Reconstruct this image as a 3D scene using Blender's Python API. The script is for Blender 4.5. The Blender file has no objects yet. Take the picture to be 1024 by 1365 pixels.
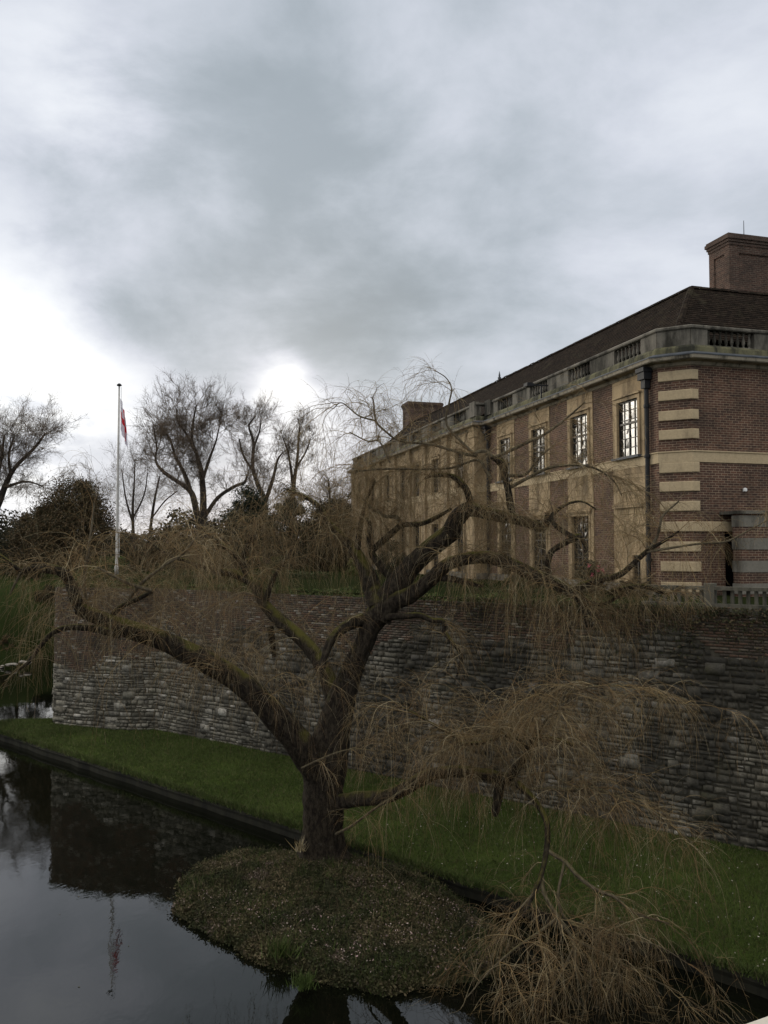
import bpy, math, random
import numpy as np
from mathutils import Vector
R = math.radians
C = bpy.context.scene.collection
rng = np.random.default_rng(7)
random.seed(7)

# ------------------------------------------------------------------ camera
CAMZ = 7.85
PITCH = math.atan((731 - 682.5) / 1100.0)
cam = bpy.data.cameras.new('camera')
cam.sensor_fit = 'VERTICAL'; cam.sensor_height = 36.0
cam.lens = 36.0 * 1100 / 1365
cam.clip_start = 0.05; cam.clip_end = 6000
camo = bpy.data.objects.new('camera', cam); C.objects.link(camo)
camo.location = (0, 0, CAMZ); camo.rotation_euler = (R(90) + PITCH, 0, 0)
bpy.context.scene.camera = camo

def ray(px, py):
    """direction of a photo pixel, horizontal depth 1"""
    a = (px - 512) / 1100.0; b = (682.5 - py) / 1100.0
    y = math.cos(PITCH) - b * math.sin(PITCH); z = math.sin(PITCH) + b * math.cos(PITCH)
    return (a / y, 1.0, z / y)
def at(px, py, D):
    r = ray(px, py); return (r[0] * D, D, CAMZ + r[2] * D)
def unit(px, py):
    r = np.array(ray(px, py)); return tuple(r / np.linalg.norm(r))

# ------------------------------------------------------------------ node helper
class NT:
    def __init__(s, tree): s.t = tree; tree.nodes.clear()
    def n(s, typ, **k):
        o = s.t.nodes.new(typ)
        for a, b in k.items():
            if a.startswith('i_'):
                key = a[2:]
                key = int(key) if key.isdigit() else key.replace('_', ' ')
                s.set(o.inputs[key], b)
            else: setattr(o, a, b)
        return o
    def set(s, sock, v):
        if isinstance(v, bpy.types.NodeSocket): s.t.links.new(v, sock)
        elif isinstance(v, bpy.types.Node): s.t.links.new(v.outputs[0], sock)
        else: sock.default_value = v
    def m(s, op, a, b=0.0, c=None, clamp=False):
        o = s.t.nodes.new('ShaderNodeMath'); o.operation = op; o.use_clamp = clamp
        s.set(o.inputs[0], a); s.set(o.inputs[1], b)
        if c is not None: s.set(o.inputs[2], c)
        return o.outputs[0]
    def v(s, op, a, b=None, scale=None):
        o = s.t.nodes.new('ShaderNodeVectorMath'); o.operation = op
        s.set(o.inputs[0], a)
        if b is not None: s.set(o.inputs[1], b)
        if scale is not None: s.set(o.inputs['Scale'], scale)
        return o.outputs['Value'] if op in ('DOT_PRODUCT', 'LENGTH') else o.outputs[0]
    def mix(s, f, a, b, mode='MIX'):
        o = s.t.nodes.new('ShaderNodeMix'); o.data_type = 'RGBA'; o.blend_type = mode; o.clamp_factor = True
        s.set(o.inputs[0], f)
        for i, x in ((6, a), (7, b)):
            if isinstance(x, tuple) and len(x) == 3: x = x + (1,)
            s.set(o.inputs[i], x)
        return o.outputs[2]
    def noise(s, vec, scale, detail=4, rough=.55, dist=0.0):
        o = s.n('ShaderNodeTexNoise'); s.set(o.inputs['Vector'], vec)
        o.inputs['Scale'].default_value = scale; o.inputs['Detail'].default_value = detail
        o.inputs['Roughness'].default_value = rough; o.inputs['Distortion'].default_value = dist
        return o.outputs['Fac']
    def ramp(s, f, stops, interp='LINEAR'):
        o = s.n('ShaderNodeValToRGB'); s.set(o.inputs[0], f); cr = o.color_ramp; cr.interpolation = interp
        while len(cr.elements) < len(stops): cr.elements.new(0.5)
        for e, (p, c) in zip(cr.elements, stops):
            e.position = p; e.color = (c, c, c, 1) if isinstance(c, (int, float)) else tuple(c) + (1,)
        return o.outputs[0]
    def smooth(s, f, a, b):
        o = s.n('ShaderNodeMapRange', interpolation_type='SMOOTHSTEP'); s.set(o.inputs[0], f)
        o.inputs[1].default_value = a; o.inputs[2].default_value = b
        return o.outputs[0]

# ------------------------------------------------------------------ sky (clouded Nishita) and sun
SUN_PX = (385, 508)
sd = np.array(unit(*SUN_PX)); SUN_EL = math.asin(sd[2]); SUN_AZ = math.atan2(sd[0], sd[1])
w = bpy.data.worlds.new('World'); bpy.context.scene.world = w; w.use_nodes = True
T = NT(w.node_tree)
gen = T.n('ShaderNodeTexCoord').outputs['Generated']
d = T.v('NORMALIZE', gen)
sx = T.n('ShaderNodeSeparateXYZ'); T.set(sx.inputs[0], d)
dz = T.m('MAXIMUM', sx.outputs[2], 0.0)
inv = T.m('DIVIDE', 1.0, T.m('ADD', dz, 0.34))
proj = T.v('SCALE', d, scale=inv)
flat = T.v('MULTIPLY', proj, (1.0, 1.0, 0.0))
n1 = T.noise(T.v('ADD', flat, (3.1, 0.4, 0)), 0.95, 5, .5, 0.15)
n2 = T.noise(T.v('ADD', flat, (0.2, 7.4, 0)), 3.0, 8, .58, 0.18)
n3 = T.noise(T.v('ADD', flat, (9.2, 1.4, 0)), 0.35, 3, .5)
cl = T.m('ADD', T.m('MULTIPLY', n1, .5), T.m('MULTIPLY', n2, .5))
def blob(px, py, power, dirv=None):
    u = dirv or unit(px, py)
    dt = T.m('MAXIMUM', T.v('DOT_PRODUCT', d, u), 0.0)
    return T.m('POWER', dt, power)
lum = T.m('ADD', T.m('MULTIPLY', T.smooth(cl, .37, .63), .15), .225)
def add(px, py, power, amt, dirv=None, mod=None):
    global lum
    b = blob(px, py, power, dirv)
    if mod is not None: b = T.m('MULTIPLY', b, mod)
    lum = T.m('ADD', lum, T.m('MULTIPLY', b, amt))
rag = T.smooth(cl, .38, .60)
add(560, 400, 50, -.035)
add(330, 385, 110, -.022)
add(300, 40, 90, -.028)
add(60, 90, 200, .09, mod=rag)
add(150, 150, 400, .08, mod=rag)
add(420, 240, 200, .05, mod=rag)
add(930, 190, 40, .09)
add(310, 230, 60, .045)
add(10, 430, 240, .17, mod=rag)
add(40, 560, 260, .25, mod=T.m('ADD', .35, rag))
add(180, 570, 420, .14)
hz = T.m('POWER', T.m('SUBTRACT', 1.0, dz), 16.0)
lum = T.m('ADD', lum, T.m('MULTIPLY', hz, .20))
add(380, 495, 1500, .26, mod=rag)
add(385, 505, 5000, .30)
add(350, 530, 9000, .14)
add(392, 565, 500, .22)
# sky boosted out of view to light house and foreground: low western glow past the left edge, the zenith, and the open sky behind
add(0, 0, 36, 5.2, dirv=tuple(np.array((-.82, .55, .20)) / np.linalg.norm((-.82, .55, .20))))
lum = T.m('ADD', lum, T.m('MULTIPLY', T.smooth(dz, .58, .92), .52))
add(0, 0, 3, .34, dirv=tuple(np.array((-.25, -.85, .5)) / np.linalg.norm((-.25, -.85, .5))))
lum = T.m('MAXIMUM', lum, .13)
tint = T.ramp(T.m('MULTIPLY', lum, .9), [(0.0, (.80, .98, 1.08)), (.20, (.86, .985, 1.10)), (.34, (.93, .985, 1.10)), (.60, (1.0, 1.0, .98)), (1.0, (1.08, 1.0, .86))])
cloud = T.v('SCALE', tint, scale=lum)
sky = T.n('ShaderNodeTexSky', sky_type='NISHITA', sun_disc=False)
sky.sun_elevation = SUN_EL; sky.sun_rotation = SUN_AZ
b1 = T.n('ShaderNodeBackground'); T.set(b1.inputs[0], sky.outputs[0]); b1.inputs[1].default_value = .05
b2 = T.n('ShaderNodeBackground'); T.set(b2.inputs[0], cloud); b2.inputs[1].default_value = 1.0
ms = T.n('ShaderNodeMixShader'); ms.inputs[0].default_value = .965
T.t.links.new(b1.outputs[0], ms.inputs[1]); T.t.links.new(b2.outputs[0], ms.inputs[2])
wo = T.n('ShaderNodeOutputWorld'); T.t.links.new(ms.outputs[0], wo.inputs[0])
sl = bpy.data.lights.new('sun', 'SUN'); sl.energy = .5; sl.angle = R(14); sl.color = (1, .93, .82)
so = bpy.data.objects.new('sun', sl); C.objects.link(so)
so.rotation_euler = Vector(tuple(-sd)).to_track_quat('-Z', 'Y').to_euler()
vs = bpy.context.scene.view_settings
vs.view_transform = 'Standard'; vs.look = 'None'; vs.exposure = .92; vs.gamma = 1

# ------------------------------------------------------------------ materials
def mat(name, fn, rough=.9, spec=.25):
    m = bpy.data.materials.new(name); m.use_nodes = True
    t = NT(m.node_tree)
    p = t.n('ShaderNodeBsdfPrincipled'); p.inputs['Roughness'].default_value = rough
    p.inputs['Specular IOR Level'].default_value = spec
    o = t.n('ShaderNodeOutputMaterial'); t.t.links.new(p.outputs[0], o.inputs[0])
    fn(t, p); return m
def bump(t, p, h, strength, dist):
    b = t.n('ShaderNodeBump'); t.set(b.inputs['Height'], h); b.inputs['Strength'].default_value = strength
    b.inputs['Distance'].default_value = dist; t.t.links.new(b.outputs[0], p.inputs['Normal'])
def pos(t): return t.n('ShaderNodeNewGeometry').outputs['Position']
def isl(t): return t.n('ShaderNodeNewGeometry').outputs['Random Per Island']
def uv(t): return t.n('ShaderNodeTexCoord').outputs['UV']

def m_brick(name, c1, c2, mortar, dirt=.55):
    def f(t, p):
        b = t.n('ShaderNodeTexBrick'); t.set(b.inputs['Vector'], uv(t))
        b.inputs['Color1'].default_value = c1 + (1,); b.inputs['Color2'].default_value = c2 + (1,)
        b.inputs['Mortar'].default_value = mortar + (1,); b.inputs['Scale'].default_value = 1
        b.inputs['Mortar Size'].default_value = .0095; b.inputs['Brick Width'].default_value = .235
        b.inputs['Row Height'].default_value = .080; b.inputs['Mortar Smooth'].default_value = .2
        b.inputs['Bias'].default_value = -.1
        n = t.noise(pos(t), .7, 6, .65); k = t.noise(pos(t), 9, 3, .6)
        c = t.mix(t.smooth(n, .35, .75), b.outputs[0], (.028, .022, .018)); 
        c = t.mix(dirt, b.outputs[0], c)
        c = t.mix(.55, c, t.ramp(k, [(.25, .35), (.75, 1.5)]), 'MULTIPLY')
        t.set(p.inputs['Base Color'], c)
        bump(t, p, t.m('SUBTRACT', 1.0, b.outputs['Fac']), .6, .01)
    return mat(name, f)
def m_stone(name, c1, c2, stain=(.05, .045, .035), amt=(.5, .8), scale=1.3, joints=None):
    def f(t, p):
        P = pos(t)
        c = t.mix(t.noise(P, 2.2, 5, .6), c1, c2)
        ps = t.v('MULTIPLY', P, (1.0, 1.0, .28))
        c = t.mix(t.smooth(t.noise(ps, scale, 7, .66), *amt), c, stain)
        c = t.mix(.35, c, t.ramp(t.noise(P, 14, 4, .7), [(.3, .55), (.7, 1.3)]), 'MULTIPLY')
        if joints:
            b = t.n('ShaderNodeTexBrick'); t.set(b.inputs['Vector'], uv(t)); b.inputs['Scale'].default_value = 1
            b.inputs['Color1'].default_value = (1, 1, 1, 1); b.inputs['Color2'].default_value = (.82, .8, .78, 1); b.inputs['Mortar'].default_value = (.45, .42, .4, 1)
            b.inputs['Mortar Size'].default_value = .006; b.inputs['Brick Width'].default_value = joints[0]; b.inputs['Row Height'].default_value = joints[1]
            c = t.mix(1.0, c, b.outputs[0], 'MULTIPLY')
        t.set(p.inputs['Base Color'], c)
        bump(t, p, t.noise(P, 25, 5, .6), .35, .01)
    return mat(name, f)
def m_isl(name, cols, rough=.85, spec=.2, noise=(3, .5, 1.35), bmp=None):
    def f(t, p):
        n = len(cols)
        c = t.ramp(isl(t), [(i / n, x) for i, x in enumerate(cols)], 'CONSTANT')
        c = t.mix(1.0, c, t.ramp(t.noise(pos(t), noise[0], 4, .6), [(.25, noise[1]), (.75, noise[2])]), 'MULTIPLY')
        t.set(p.inputs['Base Color'], c)
        if bmp: bump(t, p, t.noise(pos(t), bmp, 4, .6), .5, .02)
    return mat(name, f, rough, spec)
def m_flat(name, col, rough=.6, spec=.3, metal=0, var=.3, scale=4):
    def f(t, p):
        c = t.mix(var, col, t.ramp(t.noise(pos(t), scale, 4, .6), [(.3, tuple(x * .35 for x in col)), (.7, tuple(min(1, x * 1.4) for x in col))]))
        t.set(p.inputs['Base Color'], c); p.inputs['Metallic'].default_value = metal
    return mat(name, f, rough, spec)

M = {}
M['brick'] = m_brick('house_brick', (.130, .065, .043), (.060, .034, .027), (.27, .205, .145), .62)
M['brick_dark'] = m_brick('chimney_brick', (.105, .058, .043), (.055, .034, .028), (.16, .13, .10), .7)
M['stone'] = m_stone('bath_stone', (.46, .35, .21), (.34, .255, .155), (.10, .075, .05), (.45, .72), joints=(.9, .55))
M['pale_stone'] = m_stone('quoin_stone', (.47, .375, .24), (.39, .305, .19), (.15, .12, .08), (.52, .84))
M['grey_stone'] = m_stone('weathered_stone', (.19, .175, .145), (.115, .105, .088), (.03, .028, .022), (.40, .64))
M['dark_stone'] = m_stone('dark_weathered_stone', (.13, .12, .095), (.085, .08, .062), (.03, .03, .022), (.42, .66), 2.5)
M['band_stone'] = m_stone('grey_band_stone', (.20, .185, .155), (.15, .14, .115), (.06, .055, .045), (.45, .72))
M['moss_stone'] = m_stone('mossy_stone', (.15, .14, .095), (.10, .095, .04), (.025, .025, .018), (.40, .62), 2.0)
M['lead'] = m_flat('lead_sheet', (.06, .068, .08), .6, .3, 0, .5)
M['pipe'] = m_flat('black_iron', (.010, .011, .013), .6, .3)
M['frame'] = m_flat('window_frame', (.02, .016, .012), .5, .4)
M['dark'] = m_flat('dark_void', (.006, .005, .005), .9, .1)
M['white'] = m_flat('white_paint', (.75, .75, .74), .5, .4, 0, .15)
M['coping'] = m_stone('coping_stone', (.5, .46, .4), (.38, .35, .3))
def glassf(t, p):
    p.inputs['Base Color'].default_value = (.012, .013, .013, 1)
    p.inputs['IOR'].default_value = 1.9
    bump(t, p, t.noise(pos(t), 3.5, 2, .5), .10, .02)
M['glass'] = mat('old_window_glass', glassf, .03, .6)
def rooff(t, p):
    b = t.n('ShaderNodeTexBrick'); t.set(b.inputs['Vector'], uv(t)); b.inputs['Scale'].default_value = 1
    b.inputs['Color1'].default_value = (.031, .0225, .017, 1); b.inputs['Color2'].default_value = (.010, .008, .0065, 1); b.inputs['Mortar'].default_value = (.008, .006, .005, 1)
    b.inputs['Mortar Size'].default_value = .006; b.inputs['Brick Width'].default_value = .17; b.inputs['Row Height'].default_value = .11
    c = t.mix(t.smooth(t.noise(pos(t), 1.6, 7, .7), .52, .72), b.outputs[0], (.035, .030, .02))
    c = t.mix(t.smooth(t.noise(pos(t), 18, 2, .5), .74, .80), c, (.3, .29, .26))
    t.set(p.inputs['Base Color'], c)
M['tile'] = mat('clay_roof_tile', rooff, .95, .03)

def waterf(t, p):
    P = pos(t)
    p.inputs['Base Color'].default_value = (.003, .0035, .002, 1); p.inputs['IOR'].default_value = 1.5
    a = t.noise(t.v('MULTIPLY', P, (1.0, .6, 1)), 2.2, 4, .55, .4)
    b = t.noise(P, 9.0, 3, .5)
    wind = t.smooth(t.noise(P, .16, 2, .5), .35, .7)
    h = t.m('ADD', a, t.m('MULTIPLY', t.m('MULTIPLY', b, .22), wind))
    bump(t, p, h, .05, .05)
M['water'] = mat('moat_water', waterf, .015, .5)

def grassf(c1, c2, c3):
    def f(t, p):
        P = pos(t)
        c = t.mix(t.smooth(t.noise(P, .55, 5, .6), .35, .65), c1, c2)
        c = t.mix(t.smooth(t.noise(P, 2.5, 6, .7), .52, .72), c, c3)
        c = t.mix(.7, c, t.ramp(t.noise(P, 30, 4, .7), [(.3, .4), (.7, 1.5)]), 'MULTIPLY')
        t.set(p.inputs['Base Color'], c); bump(t, p, t.noise(P, 22, 5, .7), .9, .05)
    return f
M['grass'] = mat('bank_grass', grassf((.034, .050, .013), (.048, .066, .018), (.032, .03, .014)), .95, .0)
M['lawn'] = mat('park_grass', grassf((.014, .020, .008), (.020, .024, .010), (.018, .015, .009)), .95, .0)
M['soil'] = mat('islet_soil', grassf((.035, .032, .018), (.028, .036, .014), (.05, .038, .026)), .95, .15)
M['mud'] = mat('moat_bed', grassf((.02, .018, .012), (.02, .02, .012), (.015, .012, .01)), .95, .15)
M['blade'] = m_isl('grass_blades', [(.038, .056, .013), (.05, .074, .018), (.07, .088, .026), (.04, .056, .016), (.09, .085, .038), (.056, .084, .018)], noise=(.7, .6, 1.3))
def litterf(t, p):
    r = isl(t); P = pos(t)
    def rp(cols): return t.ramp(r, [(i / len(cols), x) for i, x in enumerate(cols)], 'CONSTANT')
    a = rp([(.045, .055, .025), (.035, .042, .02), (.055, .065, .03), (.03, .033, .017), (.075, .07, .04)])
    b = rp([(.12, .10, .055), (.085, .08, .042), (.16, .13, .08), (.07, .058, .036), (.22, .185, .12), (.09, .09, .042)])
    c = rp([(.12, .09, .065), (.20, .155, .135), (.07, .058, .042), (.30, .24, .22), (.085, .075, .045)])
    k = t.mix(t.smooth(t.noise(P, .95, 5, .65), .42, .58), a, b)
    k = t.mix(t.smooth(t.noise(t.v('ADD', P, (7, 3, 0)), 1.3, 5, .65), .56, .66), k, c)
    t.set(p.inputs['Base Color'], t.mix(1.0, k, (.62, .60, .56), 'MULTIPLY'))
M['litter'] = mat('ground_leaves', litterf, .9, .15)
M['unused'] = None if True else m_isl('ground_leaves', [(.022, .034, .012), (.03, .045, .016), (.018, .026, .011), (.04, .05, .02), (.05, .042, .022), (.065, .05, .03), (.09, .065, .045), (.03, .036, .016), (.15, .11, .09), (.26, .20, .19)], noise=(.8, .5, 1.3))
M['petal'] = m_isl('fallen_petals', [(.36, .33, .29), (.26, .23, .2)])
M['pink'] = m_isl('camellia_petals', [(.55, .10, .16), (.62, .18, .22)])
M['edging'] = m_isl('wall_top_plants', [(.05, .075, .018), (.075, .095, .024), (.035, .05, .016), (.095, .10, .035)])
M['ever'] = m_isl('evergreen_leaves', [(.012, .018, .011), (.018, .025, .014), (.024, .032, .017), (.015, .022, .013)])
M['yew'] = m_isl('yew_leaves', [(.016, .017, .009), (.024, .024, .012), (.034, .028, .013), (.02, .022, .011)])
M['copper'] = m_isl('brown_leaves', [(.07, .048, .025), (.085, .058, .028), (.05, .04, .021), (.042, .04, .02)])
M['shrub'] = m_isl('shrub_leaves', [(.035, .05, .018), (.05, .065, .022), (.025, .036, .014), (.07, .075, .03)])
M['yshrub'] = m_isl('pale_shrub_leaves', [(.09, .10, .03), (.12, .12, .04), (.06, .075, .024)])
M['straw'] = m_isl('dry_stems', [(.34, .28, .16), (.26, .2, .1), (.4, .34, .22)])
def barkf(moss, base=((.050, .041, .029), (.014, .011, .009))):
    def f(t, p):
        P = pos(t)
        ps = t.v('MULTIPLY', P, (1, 1, .45))
        n = t.noise(ps, 13, 7, .75)
        c = t.mix(t.smooth(n, .38, .66), base[1], base[0])
        g = t.n('ShaderNodeNewGeometry'); s = t.n('ShaderNodeSeparateXYZ'); t.set(s.inputs[0], g.outputs['Normal'])
        k = t.m('ADD', t.m('MULTIPLY', s.outputs[2], .38), t.noise(P, 1.3, 6, .65))
        c = t.mix(t.m('MULTIPLY', t.smooth(k, .65, .90), moss), c, (.105, .098, .022))
        c = t.mix(t.m('MULTIPLY', t.smooth(t.noise(P, 5, 4, .6), .62, .75), .35), c, (.14, .135, .11))
        t.set(p.inputs['Base Color'], c); bump(t, p, n, 1.0, .06)
    return f
M['bark'] = mat('willow_bark', barkf(.75), .95, .1)
M['bark_thin'] = mat('lit_thin_bark', barkf(.35, ((.15, .125, .085), (.07, .056, .036))), .9, .15)  # paler bark: light on the thin limbs is put into the colour
M['bark_far'] = mat('dark_bark', barkf(.25, ((.06, .05, .042), (.03, .025, .021))), .95, .15)  # raised a little, distance haze put into the bark colour
M['twig'] = m_isl('willow_twigs', [(.18, .122, .056), (.225, .16, .075), (.125, .087, .045), (.32, .265, .165), (.19, .118, .055), (.10, .072, .042), (.165, .13, .07)], noise=(.6, .65, 1.3))
M['twig_far'] = m_isl('bare_twigs', [(.13, .10, .075), (.095, .075, .058), (.16, .115, .078)])
def wallstone(t, p):
    P = pos(t); r = isl(t)
    c = t.ramp(r, [(0, (.125, .115, .093)), (.2, (.165, .155, .127)), (.4, (.10, .094, .078)), (.55, (.20, .186, .152)), (.72, (.14, .132, .112)), (.9, (.25, .235, .20)), (.975, (.36, .34, .30))], 'CONSTANT')
    c = t.mix(.9, c, t.ramp(t.noise(P, 8, 7, .75), [(.3, .3), (.7, 1.65)]), 'MULTIPLY')
    ps = t.v('MULTIPLY', P, (1, 1, .4))
    sp = t.n('ShaderNodeSeparateXYZ'); t.set(sp.inputs[0], P)
    st = t.smooth(t.m('ADD', t.noise(ps, .45, 6, .62), t.m('MULTIPLY', t.smooth(sp.outputs[0], -9.5, -7.5), .13)), .50, .72)
    c = t.mix(t.m('MULTIPLY', st, .82), c, (.022, .021, .018))
    c = t.mix(t.m('MULTIPLY', t.smooth(t.noise(P, .9, 6, .7), .56, .74), .5), c, (.055, .055, .024))
    t.set(p.inputs['Base Color'], c); bump(t, p, t.noise(P, 16, 5, .7), .8, .03)
M['rubble'] = mat('rubble_stone', wallstone, .95, .15)
def wallbrick(t, p):
    P = pos(t); r = isl(t)
    c = t.ramp(r, [(0, (.095, .064, .048)), (.22, (.085, .065, .052)), (.42, (.11, .07, .052)), (.6, (.065, .053, .044)), (.75, (.12, .10, .078)), (.93, (.22, .20, .17))], 'CONSTANT')
    c = t.mix(.6, c, t.ramp(t.noise(P, 11, 5, .7), [(.28, .4), (.72, 1.4)]), 'MULTIPLY')
    st = t.smooth(t.noise(P, .6, 6, .65), .48, .68)
    c = t.mix(t.m('MULTIPLY', st, .75), c, (.025, .022, .017))
    ef = t.m('MULTIPLY', t.smooth(t.noise(t.v('MULTIPLY', P, (.35, .35, 1.6)), 1.1, 5, .7), .58, .68), t.smooth(t.noise(P, 5, 3, .6), .45, .6))
    c = t.mix(t.m('MULTIPLY', ef, .8), c, (.34, .32, .29))
    t.set(p.inputs['Base Color'], c); bump(t, p, t.noise(P, 20, 4, .7), .6, .02)
M['oldbrick'] = mat('old_wall_brick', wallbrick, .95, .15)
M['mortar'] = m_flat('dark_mortar', (.07, .064, .05), .95, .1, 0, .7, 3)
M['kerb'] = m_stone('bank_edging', (.024, .022, .015), (.016, .017, .010), (.008, .008, .006), (.4, .65), 2.5)

# ------------------------------------------------------------------ mesh helpers
def link(name, me, m, parent=None):
    o = bpy.data.objects.new(name, me); C.objects.link(o)
    if m is not None: me.materials.append(m)
    if parent is not None: o.parent = parent
    return o
def worldloc(o):
    l = Vector((0, 0, 0))
    while o is not None: l += o.location; o = o.parent
    return l
def np_mesh(name, V, F, m, parent=None, smooth=False):
    """V (n,3) F (k,3 or 4) arrays"""
    V = np.asarray(V, dtype=np.float32); F = np.asarray(F, dtype=np.int32)
    if parent is not None: V = V - np.array(worldloc(parent), dtype=np.float32)
    me = bpy.data.meshes.new(name); k = F.shape[1]
    me.vertices.add(len(V)); me.vertices.foreach_set('co', V.ravel())
    me.loops.add(F.size); me.loops.foreach_set('vertex_index', F.ravel())
    me.polygons.add(len(F)); me.polygons.foreach_set('loop_start', np.arange(0, F.size, k, dtype=np.int32))
    if smooth: me.polygons.foreach_set('use_smooth', np.ones(len(F), dtype=bool))
    me.update(calc_edges=True)
    return link(name, me, m, parent)
def tag(o, label, cat, group=None, kind=None):
    if label: o['label'] = label
    if cat: o['category'] = cat
    if group: o['group'] = group
    if kind: o['kind'] = kind
    return o
def empty(name, loc, label, cat, group=None):
    o = bpy.data.objects.new(name, None); C.objects.link(o); o.location = loc; o.empty_display_size = .3
    return tag(o, label, cat, group)

class Fr:
    """plan frame: u along, v outward, z up"""
    def __init__(s, o, u, v): s.o = np.array(o, float); s.u = np.array(u, float); s.v = np.array(v, float)
    def p(s, u, v, z):
        q = s.o + s.u * u + s.v * v; return (q[0], q[1], z)
class MB:
    def __init__(s): s.V = []; s.F = []; s.uv = {}
    def poly(s, pts):
        i = len(s.V); s.V += [tuple(p) for p in pts]; s.F.append(list(range(i, i + len(pts)))); return s
    def box(s, fr, u0, u1, v0, v1, z0, z1):
        i = len(s.V)
        for z in (z0, z1):
            for (u, v) in ((u0, v0), (u1, v0), (u1, v1), (u0, v1)): s.V.append(fr.p(u, v, z))
        for f in ((0, 3, 2, 1), (4, 5, 6, 7), (0, 1, 5, 4), (1, 2, 6, 5), (2, 3, 7, 6), (3, 0, 4, 7)): s.F.append([i + k for k in f])
        return s
    def sweep(s, path, prof, caps=True):
        """path: plan points; outward = right of travel; prof: closed list of (out,z)"""
        n = len(path); P = [np.array(p[:2], float) for p in path]; offs = []
        for i in range(n):
            def nr(a, b):
                t = (b - a) / np.linalg.norm(b - a); return np.array((t[1], -t[0]))
            if i == 0: o = nr(P[0], P[1])
            elif i == n - 1: o = nr(P[-2], P[-1])
            else:
                a = nr(P[i - 1], P[i]); b = nr(P[i], P[i + 1]); o = (a + b) / (1 + a.dot(b))
            offs.append(o)
        k = len(prof); base = len(s.V)
        for i in range(n):
            for (o, z) in prof:
                q = P[i] + offs[i] * o; s.V.append((q[0], q[1], z))
        for i in range(n - 1):
            for j in range(k):
                a = base + i * k + j; b = base + i * k + (j + 1) % k
                s.F.append([a, b, b + k, a + k])
        if caps:
            s.F.append([base + j for j in range(k)]); s.F.append([base + (n - 1) * k + j for j in range(k)][::-1])
        return s
    def lathe(s, c, prof, seg=8):
        base = len(s.V); k = len(prof)
        for (r, z) in prof:
            for j in range(seg):
                a = 2 * math.pi * j / seg; s.V.append((c[0] + r * math.cos(a), c[1] + r * math.sin(a), z))
        for i in range(k - 1):
            for j in range(seg):
                a = base + i * seg + j; b = base + i * seg + (j + 1) % seg
                s.F.append([a, b, b + seg, a + seg])
        s.F.append([base + j for j in range(seg)][::-1]); s.F.append([base + (k - 1) * seg + j for j in range(seg)])
        return s
    def build(s, name, m, parent=None, smooth=False, recalc=True):
        off = worldloc(parent) if parent is not None else Vector((0, 0, 0))
        me = bpy.data.meshes.new(name)
        me.from_pydata([tuple(Vector(v) - off) for v in s.V], [], s.F); me.update()
        if recalc:
            import bmesh
            bm = bmesh.new(); bm.from_mesh(me); bmesh.ops.recalc_face_normals(bm, faces=bm.faces); bm.to_mesh(me); bm.free()
        uvl = me.uv_layers.new(name='UVMap')
        buf = np.zeros((len(me.loops), 2), np.float32)
        for pl in me.polygons:
            nn = pl.normal
            if abs(nn.z) > .9: a, b = Vector((1, 0, 0)), Vector((0, 1, 0))
            else:
                a = Vector((0, 0, 1)).cross(nn).normalized(); b = nn.cross(a).normalized()
                if abs(nn.z) < .2: b = Vector((0, 0, 1))
            for li in pl.loop_indices:
                q = me.vertices[me.loops[li].vertex_index].co + off
                buf[li] = (q.dot(a), q.dot(b))
        uvl.data.foreach_set('uv', buf.ravel())
        if smooth:
            for pl in me.polygons: pl.use_smooth = True
        return link(name, me, m, parent)

def tubes(pos_, r0, r1, sides=3, taper=1.0):
    """pos_ (N,K,3) strands -> verts, quads"""
    N, K, _ = pos_.shape
    tan = np.gradient(pos_, axis=1); tan /= (np.linalg.norm(tan, axis=2, keepdims=True) + 1e-9)
    ref = np.where(np.abs(tan[..., 2:3]) > .8, np.array([1.0, 0, 0]), np.array([0, 0, 1.0]))
    a = np.cross(tan, ref); a /= (np.linalg.norm(a, axis=2, keepdims=True) + 1e-9)
    b = np.cross(tan, a)
    t = np.linspace(0, 1, K) ** taper
    r0 = np.broadcast_to(np.asarray(r0, float).reshape(-1, 1), (N, 1)); r1 = np.broadcast_to(np.asarray(r1, float).reshape(-1, 1), (N, 1))
    rad = (r0 * (1 - t) + r1 * t)[..., None]
    ring = [pos_ + rad * (a * math.cos(2 * math.pi * j / sides) + b * math.sin(2 * math.pi * j / sides)) for j in range(sides)]
    V = np.stack(ring, axis=2).reshape(-1, 3)
    idx = np.arange(N * K * sides).reshape(N, K, sides)
    q = []
    for j in range(sides):
        k = (j + 1) % sides
        q.append(np.stack([idx[:, :-1, j], idx[:, :-1, k], idx[:, 1:, k], idx[:, 1:, j]], axis=-1).reshape(-1, 4))
    return V, np.concatenate(q)
def join(parts):
    V = []; F = []; n = 0
    for v, f in parts: V.append(v); F.append(f + n); n += len(v)
    return np.concatenate(V), np.concatenate(F)
def strands(P0, D0, L, K, grav, wob, g=rng, floor=None):
    N = len(P0); p = np.array(P0, float); dd = np.array(D0, float); dd /= (np.linalg.norm(dd, axis=1, keepdims=True) + 1e-9)
    out = [p.copy()]; st = (np.asarray(L, float) / K).reshape(-1, 1); grav = np.broadcast_to(np.asarray(grav, float).reshape(-1, 1), (N, 1))
    for i in range(K):
        dd = dd + np.concatenate([np.zeros((N, 2)), -grav * st], axis=1) + g.normal(0, wob, (N, 3))
        dd /= (np.linalg.norm(dd, axis=1, keepdims=True) + 1e-9)
        p = p + dd * st
        if floor is not None: p[:, 2] = np.maximum(p[:, 2], floor)
        out.append(p.copy())
    return np.stack(out, axis=1)
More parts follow.
